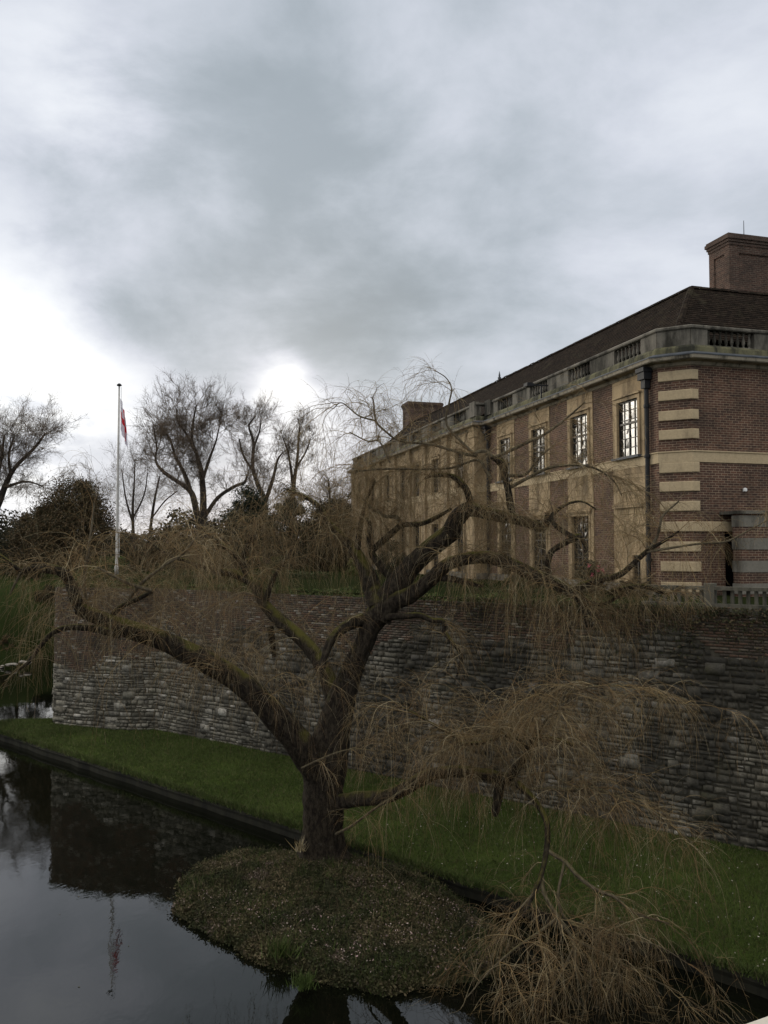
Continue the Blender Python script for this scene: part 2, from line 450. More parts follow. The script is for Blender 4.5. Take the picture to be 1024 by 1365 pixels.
def sample(pos_, m, t0, t1, g=rng):
    """m random points on every strand: points, tangents, index"""
    N, K, _ = pos_.shape; i = np.repeat(np.arange(N), m); t = g.uniform(t0, t1, N * m) * (K - 1)
    k = np.minimum(t.astype(int), K - 2); f = (t - k)[:, None]
    a = pos_[i, k]; b = pos_[i, k + 1]; tn = b - a; tn /= (np.linalg.norm(tn, axis=1, keepdims=True) + 1e-9)
    return a * (1 - f) + b * f, tn, i, t / (K - 1)
def catmull(P, n):
    P = np.array(P, float); Q = np.vstack([2 * P[0] - P[1], P, 2 * P[-1] - P[-2]]); out = []
    for i in range(1, len(Q) - 2):
        for t in np.linspace(0, 1, n, endpoint=False):
            a, b, c, e = Q[i - 1], Q[i], Q[i + 1], Q[i + 2]
            out.append(.5 * ((2 * b) + (-a + c) * t + (2 * a - 5 * b + 4 * c - e) * t * t + (-a + 3 * b - 3 * c + e) * t ** 3))
    out.append(P[-1]); return np.array(out)
def limb_mesh(P, rad, sides=10, n=6, jit=.06, g=rng):
    pr = catmull(np.hstack([np.array(P, float), np.array(rad, float).reshape(-1, 1)]), n)
    p = pr[:, :3]; r = np.maximum(pr[:, 3], .003)
    
    K = len(p); tan = np.gradient(p, axis=0); tan /= np.linalg.norm(tan, axis=1, keepdims=True)
    a = np.zeros_like(p); ref = np.array([.3, 1, .2]); 
    for i in range(K):
        q = ref - tan[i] * ref.dot(tan[i]); q /= np.linalg.norm(q); a[i] = q; ref = q
    b = np.cross(tan, a)
    ang = 2 * np.pi * np.arange(sides) / sides
    rid = g.normal(0, 1, (K, sides)); al = .95 if sides > 12 else .8
    for i in range(1, K): rid[i] = rid[i - 1] * al + rid[i] * math.sqrt(1 - al * al)
    wv = g.normal(0, 1, (K,))
    for i in range(1, K): wv[i] = wv[i - 1] * .92 + wv[i] * .39
    wv = wv[:, None]
    lump = 1 + wv * .03 + rid * (.055 if sides >= 12 else .03) + jit * np.sin(ang[None, :] * 3 + np.linspace(0, 5, K)[:, None] + g.uniform(0, 6))
    V = p[:, None, :] + (r[:, None] * lump)[..., None] * (a[:, None, :] * np.cos(ang)[None, :, None] + b[:, None, :] * np.sin(ang)[None, :, None])
    idx = np.arange(K * sides).reshape(K, sides); nx = np.roll(idx, -1, axis=1)
    F = np.stack([idx[:-1], nx[:-1], nx[1:], idx[1:]], axis=-1).reshape(-1, 4)
    V = np.vstack([V.reshape(-1, 3), p[-1] + tan[-1] * r[-1] * .6]); e = len(V) - 1
    cap = np.array([[idx[-1, j], nx[-1, j], e, e] for j in range(sides)])
    return V, F, cap, p
def leaves(cent, size, g=rng, up=0.0, asp=.6):
    N = len(cent); a = g.normal(0, 1, (N, 3)); a /= np.linalg.norm(a, axis=1, keepdims=True)
    nrm = g.normal(0, 1, (N, 3)); nrm[:, 2] += up; b = np.cross(a, nrm); b /= (np.linalg.norm(b, axis=1, keepdims=True) + 1e-9)
    if up: a = np.cross(b, nrm); a /= (np.linalg.norm(a, axis=1, keepdims=True) + 1e-9)
    s = (np.asarray(size) * g.uniform(.6, 1.35, N))[:, None]
    V = np.stack([cent - a * s * .5, cent + b * s * asp * .5, cent + a * s * .5, cent - b * s * asp * .5], axis=1).reshape(-1, 3)
    return V, np.arange(N * 4).reshape(N, 4)
def blob_points(c, rad, n, clumps, csig, g=rng, top=0.0):
    """leaf positions gathered in clumps through an ellipsoid, denser to the outside"""
    k = g.normal(0, 1, (clumps, 3)); k /= np.linalg.norm(k, axis=1, keepdims=True)
    k *= g.uniform(.35, 1.0, (clumps, 1)) ** .6
    if top: k[:, :2] *= (1 - top * np.clip(k[:, 2:3], -.2, 1))
    k = k * np.array(rad)
    i = g.integers(0, clumps, n)
    sig = csig * g.uniform(.5, 1.3, clumps)[i][:, None]
    return np.array(c) + k[i] + g.normal(0, 1, (n, 3)) * sig * np.array((1, 1, .75))

# ------------------------------------------------------------------ the moat, bank and ground
WD = np.array((.8073, -.5901)); WN = np.array((-.5901, -.8073))      # moat wall direction and outward normal
W0 = np.array((9.5, 20.4))
EDGE0 = np.array(at(0, 968, 34.3)[:2]); EDGE1 = np.array(at(1024, 1280, 14.78)[:2])
ED = (EDGE1 - EDGE0) / np.linalg.norm(EDGE1 - EDGE0)
# plan of the wall, far end of the bastion first, walking to the right
wall_plan = [(-15.3, 39.6), (-14.6, 37.2), (-14.08, 35.5), (-14.0, 35.3), (-13.8, 35.15), (-12.9, 34.8), (-11.9, 34.45), (-10.9, 34.2), (-10.35, 34.1), (-9.9, 34.15)]
wall_plan += [tuple(W0 + WD * q) for q in np.linspace(-23.3, 19.0, 30)]
wall_plan = np.array(wall_plan)
TERR = 6.32

def signed_shore(x, y):
    """metres outside the moat's left shore (positive on land)"""
    ys = np.array([-400, -30, 20, 40, 53, 58.5, 62, 65, 69, 400.]); xs = np.array([-60, -46, -34, -29.5, -26.6, -24.9, -24.2, -21.5, -17, -17.])
    return np.interp(y, ys, xs) - x
gx = np.concatenate([[-2500, -900, -400, -200, -130, -100], np.arange(-80, -20, 1.2), np.arange(-20, 60, 8), [80, 130, 250, 600, 2500]])
gy = np.concatenate([[-2500, -600, -200, -90], np.arange(-50, 34, 6), np.arange(34, 130, 1.5), [140, 160, 200, 300, 600, 2500]])
GX, GY = np.meshgrid(gx, gy, indexing='ij')
s_ = signed_shore(GX, GY)
gz = np.where(s_ > 0, 6.2 * (1 - np.exp(-np.maximum(s_, 0) / 6.5)) - .06, np.maximum(-1.2, s_ * .5 - .06))
gz = gz + np.where(s_ > 2, .22 * np.sin(GX * .5 + 1) * np.cos(GY * .37), 0)
gz = np.where((GY > 128) & (GX > -60), 6.2, gz)
gz = np.where((GX > 48) & (GY > 30), 6.2, gz)
gz = np.where(GY < -45, 6.2, gz)
idx = np.arange(GX.size).reshape(GX.shape)
gF = np.stack([idx[:-1, :-1], idx[1:, :-1], idx[1:, 1:], idx[:-1, 1:]], -1).reshape(-1, 4)
g = np_mesh('ground', np.stack([GX, GY, gz], -1).reshape(-1, 3), gF, mat('bankside_grass', grassf((.022, .032, .011), (.03, .040, .014), (.027, .024, .012)), .95, .0), smooth=True); g['kind'] = 'structure'
wt = MB().poly([(-70, -48, 0), (52, -48, 0), (52, 130, 0), (-70, 130, 0)]).build('water', M['water']); wt['kind'] = 'structure'
# terrace platform behind the wall
inner = wall_plan - 0.0
ip = []
for i, p in enumerate(wall_plan):
    a = wall_plan[max(i - 1, 0)]; b = wall_plan[min(i + 1, len(wall_plan) - 1)]; t = (b - a) / np.linalg.norm(b - a)
    ip.append(p - .25 * np.array((t[1], -t[0])))
ip = [(-40.5, 126)] + [tuple(x) for x in ip] + [(60, 9.5), (60, 126)]
tb = MB(); tb.poly([(x, y, TERR) for x, y in ip])
for (a, b) in zip(ip, ip[1:] + ip[:1]): tb.poly([(a[0], a[1], -1), (b[0], b[1], -1), (b[0], b[1], TERR), (a[0], a[1], TERR)])
te = tb.build('terrace_lawn', M['lawn']); te['kind'] = 'structure'
# grass bank between wall and water
bv = []; qs = np.linspace(0, 1, 90)
wl = np.array([wall_plan[i] for i in range(2, len(wall_plan))])
seg = np.concatenate([[0], np.cumsum(np.linalg.norm(np.diff(wl, axis=0), axis=1))])
def wall_at(s): return np.array([np.interp(s, seg, wl[:, 0]), np.interp(s, seg, wl[:, 1])])
E_a = EDGE0 + ED * -1.5; E_b = EDGE0 + ED * 58
edge_pts = []
for q in qs: edge_pts.append(E_a + (E_b - E_a) * q)
far_pts = []
tip = [E_a + np.array((.4, .5)), np.array((-15.6, 36.6)), np.array((-14.6, 37.4))]
for i, q in enumerate(qs):
    if i == 0: far_pts.append(tip[0])
    elif i == 1: far_pts.append(np.array((-15.9, 36.2)))
    elif i == 2: far_pts.append(np.array((-14.4, 36.4)))
    else: far_pts.append(wall_at(seg[-1] * (i - 2) / (len(qs) - 3)) - WN * .1)
gr = np.zeros((len(qs), 9, 3))
for i in range(len(qs)):
    for j in range(9):
        t = j / 8; p = edge_pts[i] * (1 - t) + far_pts[i] * t
        z = .34 + .05 * math.sin(p[0] * 1.3) * math.cos(p[1] * 1.1) * (1 if 0 < j < 8 else .3) + .1 * t
        gr[i, j] = (p[0], p[1], z - (.04 if j == 0 else 0))
idx = np.arange(gr.size // 3).reshape(gr.shape[:2])
bk = np_mesh('grass_bank', gr.reshape(-1, 3), np.stack([idx[:-1, :-1], idx[1:, :-1], idx[1:, 1:], idx[:-1, 1:]], -1).reshape(-1, 4), M['grass'], smooth=True); bk['kind'] = 'structure'
# stone edging under the bank's lip
ke = MB()
epath = [tuple(tip[0])] + [tuple(p) for p in edge_pts]
npth = len(epath)
kp = [(.0, -.6), (.05, -.6), (.03, .14), (.06, .22), (.04, .285), (-.12, .305), (-.12, -.6)]
ke.sweep([tuple(np.array(p) + rng.normal(0, .03, 2)) for p in epath], kp)
k_o = ke.build('bank_edging', M['kerb'])
tag(k_o, 'dark wet stone edging along the waterline under the grass bank', 'kerb')
# grass blades on the bank
def bary(n, g=rng):
    i = (g.uniform(0, 1, n) ** 1.0 * 62).astype(int) + 0; u = g.uniform(0, 1, n); v = g.uniform(0, 1, n); j = np.minimum((v * 8).astype(int), 7); fv = v * 8 - j
    a = gr[i, j] * (1 - u)[:, None] + gr[i + 1, j] * u[:, None]; b = gr[i, j + 1] * (1 - u)[:, None] + gr[i + 1, j + 1] * u[:, None]
    return a * (1 - fv)[:, None] + b * fv[:, None]
def blades(P, h, wdt, g=rng):
    n = len(P); az = g.uniform(0, 2 * np.pi, n); dx = np.stack([np.cos(az), np.sin(az), np.zeros(n)], 1) * wdt
    ln = g.normal(0, .45, (n, 3)); ln[:, 2] = 1; hh = (h * g.uniform(.5, 1.3, n))[:, None]
    V = np.stack([P - dx, P + dx, P + ln * hh], 1).reshape(-1, 3); return V, np.arange(n * 3).reshape(n, 3)
P = bary(130000); wear = np.sin(P[:, 0] * 1.1 + 2 * np.sin(P[:, 1] * .8)) * np.sin(P[:, 1] * 1.7 + P[:, 0] * .6) + rng.normal(0, .35, len(P)); P = P[wear > -.75]
eP = np.repeat(gr[:62, 0], 260, axis=0); k = rng.uniform(0, 1, len(eP))[:, None]; eP = eP * (1 - k) + np.repeat(gr[1:63, 0], 260, axis=0) * k + rng.normal(0, .06, eP.shape) * (1, 1, .4)
V, F = join([blades(P, .075, .008), blades(eP, .17, .010)])
o = np_mesh('grass', V, F, M['blade']); tag(o, 'short green grass growing on the bank below the moat wall', 'grass', kind='stuff')
pp = bary(5200); pp = pp[(pp[:, 0] > 0) & (rng.uniform(0, 1, len(pp)) < .26)]; pp[:, 2] += .06
V, F = leaves(pp, .04, up=2.0); o = np_mesh('fallen_petals', V, F, M['petal']); tag(o, 'scattered white petals and daisies on the grass bank', 'petals', kind='stuff')

# ------------------------------------------------------------------ moat wall, stone by stone
def wall_stones():
    wl = wall_plan; sg = np.concatenate([[0], np.cumsum(np.linalg.norm(np.diff(wl, axis=0), axis=1))]); total = sg[-1] - 6
    def pn(s):
        x = np.interp(s, sg, wl[:, 0]); y = np.interp(s, sg, wl[:, 1]); e = .15
        dx = np.interp(s + e, sg, wl[:, 0]) - np.interp(s - e, sg, wl[:, 0]); dy = np.interp(s + e, sg, wl[:, 1]) - np.interp(s - e, sg, wl[:, 1])
        l = np.hypot(dx, dy); return np.stack([x, y], -1), np.stack([dy / l, -dx / l], -1)
    g = np.random.default_rng(3)
    def brick_line(s):   # height above which the wall is brick
        base = np.where(s < 9.5, 3.1, np.where(s < 22, 4.6, 5.3))
        return base + .35 * np.sin(s * .9) + .2 * np.sin(s * 2.7 + 1)
    out = {'s': [], 'b': []}
    def add(kind, s0, s1, z0, z1, proud=0.0):
        s0 = np.array(s0); s1 = np.array(s1); z0 = np.array(z0); z1 = np.array(z1); n = len(s0)
        j = .016 if kind == 's' else .003; dep = proud + g.uniform(.01, .06 - proud * .6, n) if kind == 's' else g.uniform(.012, .024, n)
        gap = g.uniform(.003, .012, n) if kind == 's' else np.full(n, .006)
        cs = [(s0 + gap, z0 + gap), (s1 - gap, z0 + gap), (s1 - gap, z1 - gap), (s0 + gap, z1 - gap)]
        vv = []
        for (s, z) in cs:
            p, nn = pn(s); vv.append(np.concatenate([p - nn * .03, z[:, None]], 1))
        ins = .017 if kind == 's' else .006
        for k, (s, z) in enumerate(cs):
            si = s + (ins if k in (0, 3) else -ins) + g.normal(0, j, n); zi = z + (ins if k < 2 else -ins) + g.normal(0, j, n) * .7
            p, nn = pn(si); vv.append(np.concatenate([p + nn * np.maximum(dep + g.normal(0, j * .5, n), .004)[:, None], zi[:, None]], 1))
        V = np.stack(vv, 1).reshape(-1, 3); b = np.arange(n)[:, None] * 8
        F = np.concatenate([b + np.array(f) for f in ((4, 5, 6, 7), (0, 1, 5, 4), (1, 2, 6, 5), (2, 3, 7, 6), (3, 0, 4, 7))])
        out[kind].append((V, F))
    z = .30
    while z < 6.15:
        h = g.uniform(.10, .205); h = min(h, 6.2 - z)
        s = g.uniform(0, .3); S0 = []; S1 = []
        while s < total:
            wd = g.uniform(.10, .36) if g.uniform() < .85 else g.uniform(.35, .6)
            S0.append(s); S1.append(s + wd); s += wd
        S0 = np.array(S0); S1 = np.array(S1); mid = (S0 + S1) / 2
        ok = (z + h * .5) < brick_line(mid)
        # some stones are split in two thin ones
        sp = ok & (g.uniform(0, 1, len(ok)) < .2) & (h > .14)
        wob = .006 * np.sin(mid * 1.7 + z * 3) + g.normal(0, .008, len(mid))
        a = ok & ~sp
        add('s', S0[a], S1[a], z + wob[a], z + h + wob[a])
        if sp.any():
            f = g.uniform(.4, .6, sp.sum()); add('s', S0[sp], S1[sp], z + wob[sp], z + h * f + wob[sp]); add('s', S0[sp], S1[sp], z + h * f + wob[sp], z + h + wob[sp])
        z += h
    # bigger blocks breaking the courses
    nb_ = 330; cs = g.uniform(0, total, nb_); cz = g.uniform(.45, 5.6, nb_); ww = g.uniform(.14, .30, nb_); hh_ = g.uniform(.09, .17, nb_)
    ok = (cz + hh_ + .1) < brick_line(cs); cs, cz, ww, hh_ = cs[ok], cz[ok], ww[ok], hh_[ok]; add('s', cs - ww, cs + ww, cz - hh_, cz + hh_, .045)
    z = 2.3; r = 0
    while z < 6.18:
        h = .078; s = np.arange(0 + (.12 if r % 2 else 0), total, .235); s = s + g.normal(0, .008, len(s)); mid = s + .117
        bl = brick_line(mid)
        ok = z + .02 > bl
        if ok.any(): add('b', s[ok], s[ok] + .232, np.full(ok.sum(), z), np.full(ok.sum(), z + h))
        z += h; r += 1
    return join(out['s']), join(out['b']), pn, total
(sV, sF), (bV, bF), wall_pn, wall_total = wall_stones()
mw = empty('moat_wall', (W0[0], W0[1], .4), 'long old moat wall of grey rubble stone topped with red brick', 'wall')
np_mesh('rubble_masonry', sV, sF, M['rubble'], mw)
np_mesh('brick_masonry', bV, bF, M['oldbrick'], mw)
bb = MB().sweep([tuple(p) for p in wall_plan], [(-.0, -.5), (-.0, 6.2), (-.45, 6.2), (-.45, -.5)]); bb.build('wall_core', M['mortar'], mw)
# planting along the top of the wall
n = 26000; s = rng.uniform(3.5, 31.5, n); p, nn = wall_pn(s); off = rng.uniform(-.9, .08, n)
hgt = .16 + .10 * np.sin(s * 2.1) + .08 * np.sin(s * 5.3 + 1)
P = np.concatenate([p + nn * off[:, None], (6.2 + rng.uniform(0, 1, n) * np.maximum(hgt, .06))[:, None]], 1)
V, F = leaves(P, .06, up=.6); o = np_mesh('ground_cover', V, F, M['edging']); tag(o, 'mossy green cushion plants along the top of the moat wall', 'ground cover', kind='stuff')
n = 9000; s = rng.normal(29.5, 3.8, n); s = s[(s > 21) & (s < 40)]; n = len(s); p, nn = wall_pn(s); dr = rng.exponential(.42, n) * (.6 + .5 * np.sin(s * 1.9) ** 2)
P = np.concatenate([p + nn * rng.uniform(.02, .16, n)[:, None], (6.36 - np.minimum(dr, 2.0))[:, None]], 1)
V, F = leaves(P, .065); o = np_mesh('trailing_creeper', V, F, m_isl('creeper_leaves', [(.05, .052, .024), (.075, .06, .03), (.085, .058, .036), (.04, .045, .02)])); tag(o, 'brownish creeper trailing down the wall below the balustrade', 'creeper')

# terrace balustrade on the wall
fw = Fr(W0, WD, WN)
bal = empty('terrace_balustrade', fw.p(0, 0, 6.3), 'low weathered stone balustrade standing on the moat wall by the house corner', 'balustrade')
MB().box(fw, -3.2, 14, -.33, -.01, 6.205, 6.43).build('base_course', M['dark_stone'], bal)
MB().box(fw, -3.2, 14, -.29, -.05, 6.78, 6.87).build('top_rail', M['dark_stone'], bal)
proto = None
for q in np.arange(-3.0, 13, .19):
    if abs(q + 1.45) < .16 or abs(q - 3.3) < .16: continue
    if proto is None:
        proto = MB().box(fw, q - .04, q + .04, -.21, -.13, 6.425, 6.785).build('baluster', M['dark_stone'], bal); q0 = q
    else:
        c = proto.copy(); C.objects.link(c); c.parent = bal; c.location = Vector((WD[0] * (q - q0), WD[1] * (q - q0), 0))
for q in (-1.45, 3.3): MB().box(fw, q - .13, q + .13, -.31, -.03, 6.43, 6.95).build('pier', M['dark_stone'], bal)

# ------------------------------------------------------------------ the house
PHI = R(15.6)
dF = np.array((-math.sin(PHI), math.cos(PHI))); nF = np.array((-math.cos(PHI), -math.sin(PHI)))
rR = np.array((math.cos(PHI), math.sin(PHI))); nR = np.array((math.sin(PHI), -math.cos(PHI)))
F0 = np.array((9.0, 27.8))
ff = Fr(F0, dF, nF)
C0 = F0 - .5 * dF
C1 = np.array((10.05, 26.78))
dC = (C1 - C0) / np.linalg.norm(C1 - C0); nC = np.array((dC[1], -dC[0])); LC = np.linalg.norm(C1 - C0)
fc = Fr(C0, dC, nC); fr_ = Fr(C1, rR, nR)
PV = .5; UP = 14.2; UE = 41.0
PL = lambda u, v: tuple(ff.p(u, v, 0)[:2])
path = [PL(UE, -9), PL(UE, PV), PL(UP, PV), PL(UP, 0), tuple(C0), tuple(C1), tuple(C1 + rR * 16)]
house = empty('manor_house', ff.p(0, 0, TERR), 'long two storey brick and stone manor house with tiled roof above the moat wall', 'house')
Z0, ZS0, ZS1, ZC = TERR - .1, 10.67, 11.06, 13.98
wins = [1.28, 4.72, 8.3, 11.85]
pav = [16.6, 20.5, 24.0, 27.0, 30.6, 34.7, 38.9]
def wall_holes(mb, fr, u0, u1, z0, z1, v, holes, depth=.32):
    us = sorted({u0, u1} | {h[0] for h in holes} | {h[1] for h in holes}); zs = sorted({z0, z1} | {h[2] for h in holes} | {h[3] for h in holes})
    for a, b in zip(us, us[1:]):
        for c, e in zip(zs, zs[1:]):
            mu, mz = (a + b) / 2, (c + e) / 2
            if any(h[0] < mu < h[1] and h[2] < mz < h[3] for h in holes): continue
            mb.poly([fr.p(a, v, c), fr.p(b, v, c), fr.p(b, v, e), fr.p(a, v, e)])
    for h in holes:
        a, b, c, e = h
        for q in ([(a, c), (a, e)], [(a, e), (b, e)], [(b, e), (b, c)], [(b, c), (a, c)]):
            mb.poly([fr.p(q[0][0], v, q[0][1]), fr.p(q[1][0], v, q[1][1]), fr.p(q[1][0], v - depth, q[1][1]), fr.p(q[0][0], v - depth, q[0][1])])
OW = .66     # half width of a window opening
SW = 1.0     # half width of its stone strip
up_h = [(u - OW, u + OW, 11.08, 13.08) for u in wins]
lo_h = [(u - OW, u + OW, 6.5, 9.15) for u in wins[1:]]
small = [(.62, 1.12, 6.5, 7.62)]
# brick wall of the main front: only the strips between the stone bays
mb = MB()
wall_holes(mb, ff, -.5, UP, Z0, ZC, 0, [(a - .03, b + .03, c - .03, d_ + .03) for a, b, c, d_ in up_h + lo_h + small], .04)
mb.poly([fc.p(0, 0, Z0), fc.p(LC, 0, Z0), fc.p(LC, 0, ZC), fc.p(0, 0, ZC)])
wall_holes(mb, fr_, 0, 16, Z0, ZC, 0, [(1.18, 2.15, Z0, 8.62)], .5)
mb.poly([(*path[0], Z0), (*path[1], Z0), (*path[1], ZC), (*path[0], ZC)])
wall_holes(mb, ff, UP, UE, Z0, ZC, PV - .002, [(u - .63, u + .63, a, b) for u in pav for a, b in ((10.92, 13.03), (6.57, 9.33))], .04)
mb.poly([ff.p(UP + .004, 0, Z0), ff.p(UP + .004, PV, Z0), ff.p(UP + .004, PV, ZC), ff.p(UP + .004, 0, ZC)])
mb.build('brick_wall', M['brick'], house, recalc=False)
MB().poly([ff.p(UP, 0, Z0), ff.p(UP, PV, Z0), ff.p(UP, PV, ZC), ff.p(UP, 0, ZC)]).build('stone_return', M['stone'], house)
# black box added for darkness behind door and glass, blocks light; back walls
bx = MB(); bx.box(ff, -.3, UE - .4, -12, -.45, Z0 - .5, ZC); bx.build('interior_black_box', M['dark'], house)

def window(fr, u, hw, z0, z1, v, cols, rows, transom, sash=.05, bars=.022, name='window'):
    """frame and glazing bars with one sheet of old glass"""
    mb = MB(); w0, w1 = u - hw, u + hw; b = sash
    mb.box(fr, w0, w0 + b, v, v + .07, z0, z1); mb.box(fr, w1 - b, w1, v, v + .07, z0, z1)
    mb.box(fr, w0 + b, w1 - b, v, v + .07, z0, z0 + b); mb.box(fr, w0 + b, w1 - b, v, v + .07, z1 - b, z1)
    if transom: mb.box(fr, w0 + b, w1 - b, v - .005, v + .075, transom - .035, transom + .035)
    mb.box(fr, u - .028, u + .028, v + .002, v + .066, z0 + b, z1 - b)
    for i in range(1, cols):
        x = w0 + 2 * hw * i / cols
        if abs(x - u) > .05: mb.box(fr, x - bars / 2, x + bars / 2, v + .015, v + .055, z0 + b, z1 - b)
    for k in range(1, rows):
        z = z0 + (z1 - z0) * k / rows
        if not transom or abs(z - transom) > .1: mb.box(fr, w0 + b, w1 - b, v + .017, v + .053, z - bars / 2, z + bars / 2)
    f = mb.build(name, M['frame'], house)
    gl = MB()
    for i in range(cols):
        for k in range(rows):
            a0 = w0 + 2 * hw * i / cols + .005; a1 = w0 + 2 * hw * (i + 1) / cols - .005; c0 = z0 + (z1 - z0) * k / rows + .005; c1 = z0 + (z1 - z0) * (k + 1) / rows - .005
            t = rng.normal(0, .004, 2)
            q = [fr.p(a0, v + .03 + t[0], c0), fr.p(a1, v + .03 - t[0], c0), fr.p(a1, v + .03 + t[1], c1), fr.p(a0, v + .03 - t[1], c1)]
            gl.poly(q if np.cross(np.append(fr.u, 0), (0, 0, 1))[:2].dot(fr.v) > 0 else q[::-1])
    gl.build('pane', M['glass'], f, recalc=False)
def surround(mb, fr, u, v, z0, z1, hw, w=.14, proud=.05):
    mb.box(fr, u - hw - w, u - hw, v, v + proud, z0, z1); mb.box(fr, u + hw, u + hw + w, v, v + proud, z0, z1)
    mb.box(fr, u - hw - w, u + hw + w, v, v + proud + .002, z1, z1 + w)
    mb.box(fr, u - hw - w - .05, u + hw + w + .05, v, v + proud + .06, z1 + w, z1 + w + .06)
for i, u in enumerate(wins):
    st = MB(); holes = [up_h[i]]
    holes.append((u - OW, u + OW, 6.5, 9.15) if i else small[0])
    wall_holes(st, ff, u - SW, u + SW, Z0, ZC, .03, holes, .42)
    for x in (u - SW, u + SW): st.poly([ff.p(x, 0, Z0), ff.p(x, .03, Z0), ff.p(x, .03, ZC), ff.p(x, 0, ZC)])
    surround(st, ff, u, .03, 11.08, 13.08, OW)
    st.box(ff, u - OW - .26, u + OW + .26, .03, .16, 9.28, 9.40)
    if i: surround(st, ff, u, .03, 6.5, 9.1, OW, .13, .03)
    st.build('window_bay', M['stone'], house, recalc=False)
    window(ff, u, OW, 11.08, 13.08, -.085, 4, 6, 12.28)
    MB().box(ff, u - OW - .2, u + OW + .2, -.05, .20, 11.0, 11.075).build('window_sill', M['lead'], house)
    if i: window(ff, u, OW, 6.5, 9.15, -.12, 4, 8, 8.2)
window(ff, .87, .25, 6.5, 7.62, -.12, 2, 4, None)
# pavilion: stone bays between pilasters
for i, u in enumerate(pav):
    st = MB(); hw = .6; sw = 1.35 if i in (0, 1) else (1.5 if i < 5 else 1.35)
    a, b = u - sw, u + sw
    if i == 1: a, b = 18.4 + .01, 22.2
    if i == 0: a, b = UP + .7, 18.4
    wall_holes(st, ff, a, b, Z0, ZC, PV + .03, [(u - hw, u + hw, 10.95, 13.0), (u - hw, u + hw, 6.6, 9.3)], .45)
    for x in (a, b): st.poly([ff.p(x, PV, Z0), ff.p(x, PV + .03, Z0), ff.p(x, PV + .03, ZC), ff.p(x, PV, ZC)])
    surround(st, ff, u, PV + .03, 10.95, 13.0, hw, .13, .05); surround(st, ff, u, PV + .03, 6.6, 9.25, hw, .15, .06)
    # round-headed hood panel over the ground floor opening
    pts = [(u + 1.0 * math.cos(t), 9.55 + .42 * math.sin(t)) for t in np.linspace(0, math.pi, 9)]
    for (p0, p1) in zip(pts, pts[1:]):
        st.poly([ff.p(p0[0], PV + .16, p0[1]), ff.p(p1[0], PV + .16, p1[1]), ff.p(p1[0], PV + .03, p1[1]), ff.p(p0[0], PV + .03, p0[1])])
    st.poly([ff.p(p[0], PV + .16, p[1]) for p in pts])
    st.build('window_bay', M['stone'], house, recalc=False)
    window(ff, u, hw, 10.95, 13.0, PV - .14, 4, 6, 12.1); window(ff, u, hw, 6.6, 9.3, PV - .14, 3, 7, None)
for u in (UP + .36, 18.55, 22.4, 25.45, 28.75, 32.6, 36.7, UE - .36):
    pm = MB(); pm.box(ff, u - .34, u + .34, PV, PV + .17, Z0, 13.6); pm.box(ff, u - .42, u + .42, PV, PV + .25, Z0, 7.1)
    pm.box(ff, u - .40, u + .40, PV, PV + .22, 13.45, 13.98); pm.box(ff, u - .37, u + .37, PV, PV + .20, 10.2, 10.6)
    pm.build('pilaster', M['stone'], house)
pl = MB().sweep(path[1:5], [(.0, Z0), (.0, 6.62), (.10, 6.6), (.13, 6.5), (.13, Z0)]); pl.build('plinth', M['grey_stone'], house)
# string course, cut at the bays by their projecting sills
sc_ = MB().sweep([PL(UE, -9), PL(UE, PV), PL(UP, PV), PL(UP, 0), tuple(C0), tuple(C1), tuple(C1 + rR * 16)], [(.0, ZS0), (.045, ZS0), (.045, ZS1 - .07), (.075, ZS1 - .05), (.075, ZS1 - .008), (.0, ZS1 - .008)])
sc_.build('string_course', M['pale_stone'], house)
# frieze, cornice, lead, mossy plinth, parapet
MB().sweep(path, [(.0, 13.86), (.05, 13.88), (.10, 13.97), (.38, 13.99), (.42, 14.02), (.44, 14.12), (.0, 14.12)]).build('cornice', m_stone('cornice_stone', (.33, .29, .22), (.26, .23, .18), (.05, .045, .035), (.46, .68), 3.0), house)
MB().sweep(path, [(.0, 14.123), (.46, 14.123), (.46, 14.16), (.20, 14.27), (.0, 14.27)]).build('lead_flashing', M['lead'], house)
MB().sweep(path, [(-.2, 14.25), (.14, 14.25), (.12, 14.44), (.06, 14.52), (-.2, 14.52)]).build('parapet_base', M['moss_stone'], house)
MB().sweep(path, [(-.24, 15.06), (.06, 15.06), (.09, 15.09), (.09, 15.15), (.05, 15.19), (-.24, 15.19)]).build('parapet_coping', M['grey_stone'], house)
def parapet(fr, u0, u1, v, holes):
    e = [u0] + [x for h in holes for x in h] + [u1]
    for a, b in zip(e[::2], e[1::2]):
        pm = MB(); pm.box(fr, a, b, v - .2, v + .03, 14.52, 15.062)
        pm.build('parapet_panel', M['grey_stone'], house)
    for (a, b) in holes:
        bm_ = MB(); n = max(4, int(round((b - a) / .24)))
        pf = [(.055, 14.52), (.055, 14.57), (.03, 14.60), (.062, 14.70), (.05, 14.80), (.028, 14.93), (.03, 14.98), (.055, 15.01), (.055, 15.062)]
        root = None
        for i in range(n):
            u = a + (b - a) * (i + .5) / n; c = fr.p(u, v - .09, 0)
            if root is None:
                rail = MB().box(fr, a, b, v - .17, v - .01, 14.515, 14.56).build('parapet_balustrade', M['grey_stone'], house); root = rail
                pr0 = MB().lathe(c, pf).build('baluster', M['grey_stone'], root, smooth=False); c0 = c
            else:
                k = pr0.copy(); C.objects.link(k); k.parent = root; k.location = Vector((c[0] - c0[0], c[1] - c0[1], 0))
parapet(ff, -.5, UP, 0, [(u - .86, u + .86) for u in wins])
parapet(ff, UP, UE, PV, [(u - .9, u + .9) for u in pav])
parapet(fc, 0, LC, 0, [])
parapet(fr_, 0, 16, 0, [(.63, 2.46), (4.2, 6.0), (8, 9.8)])
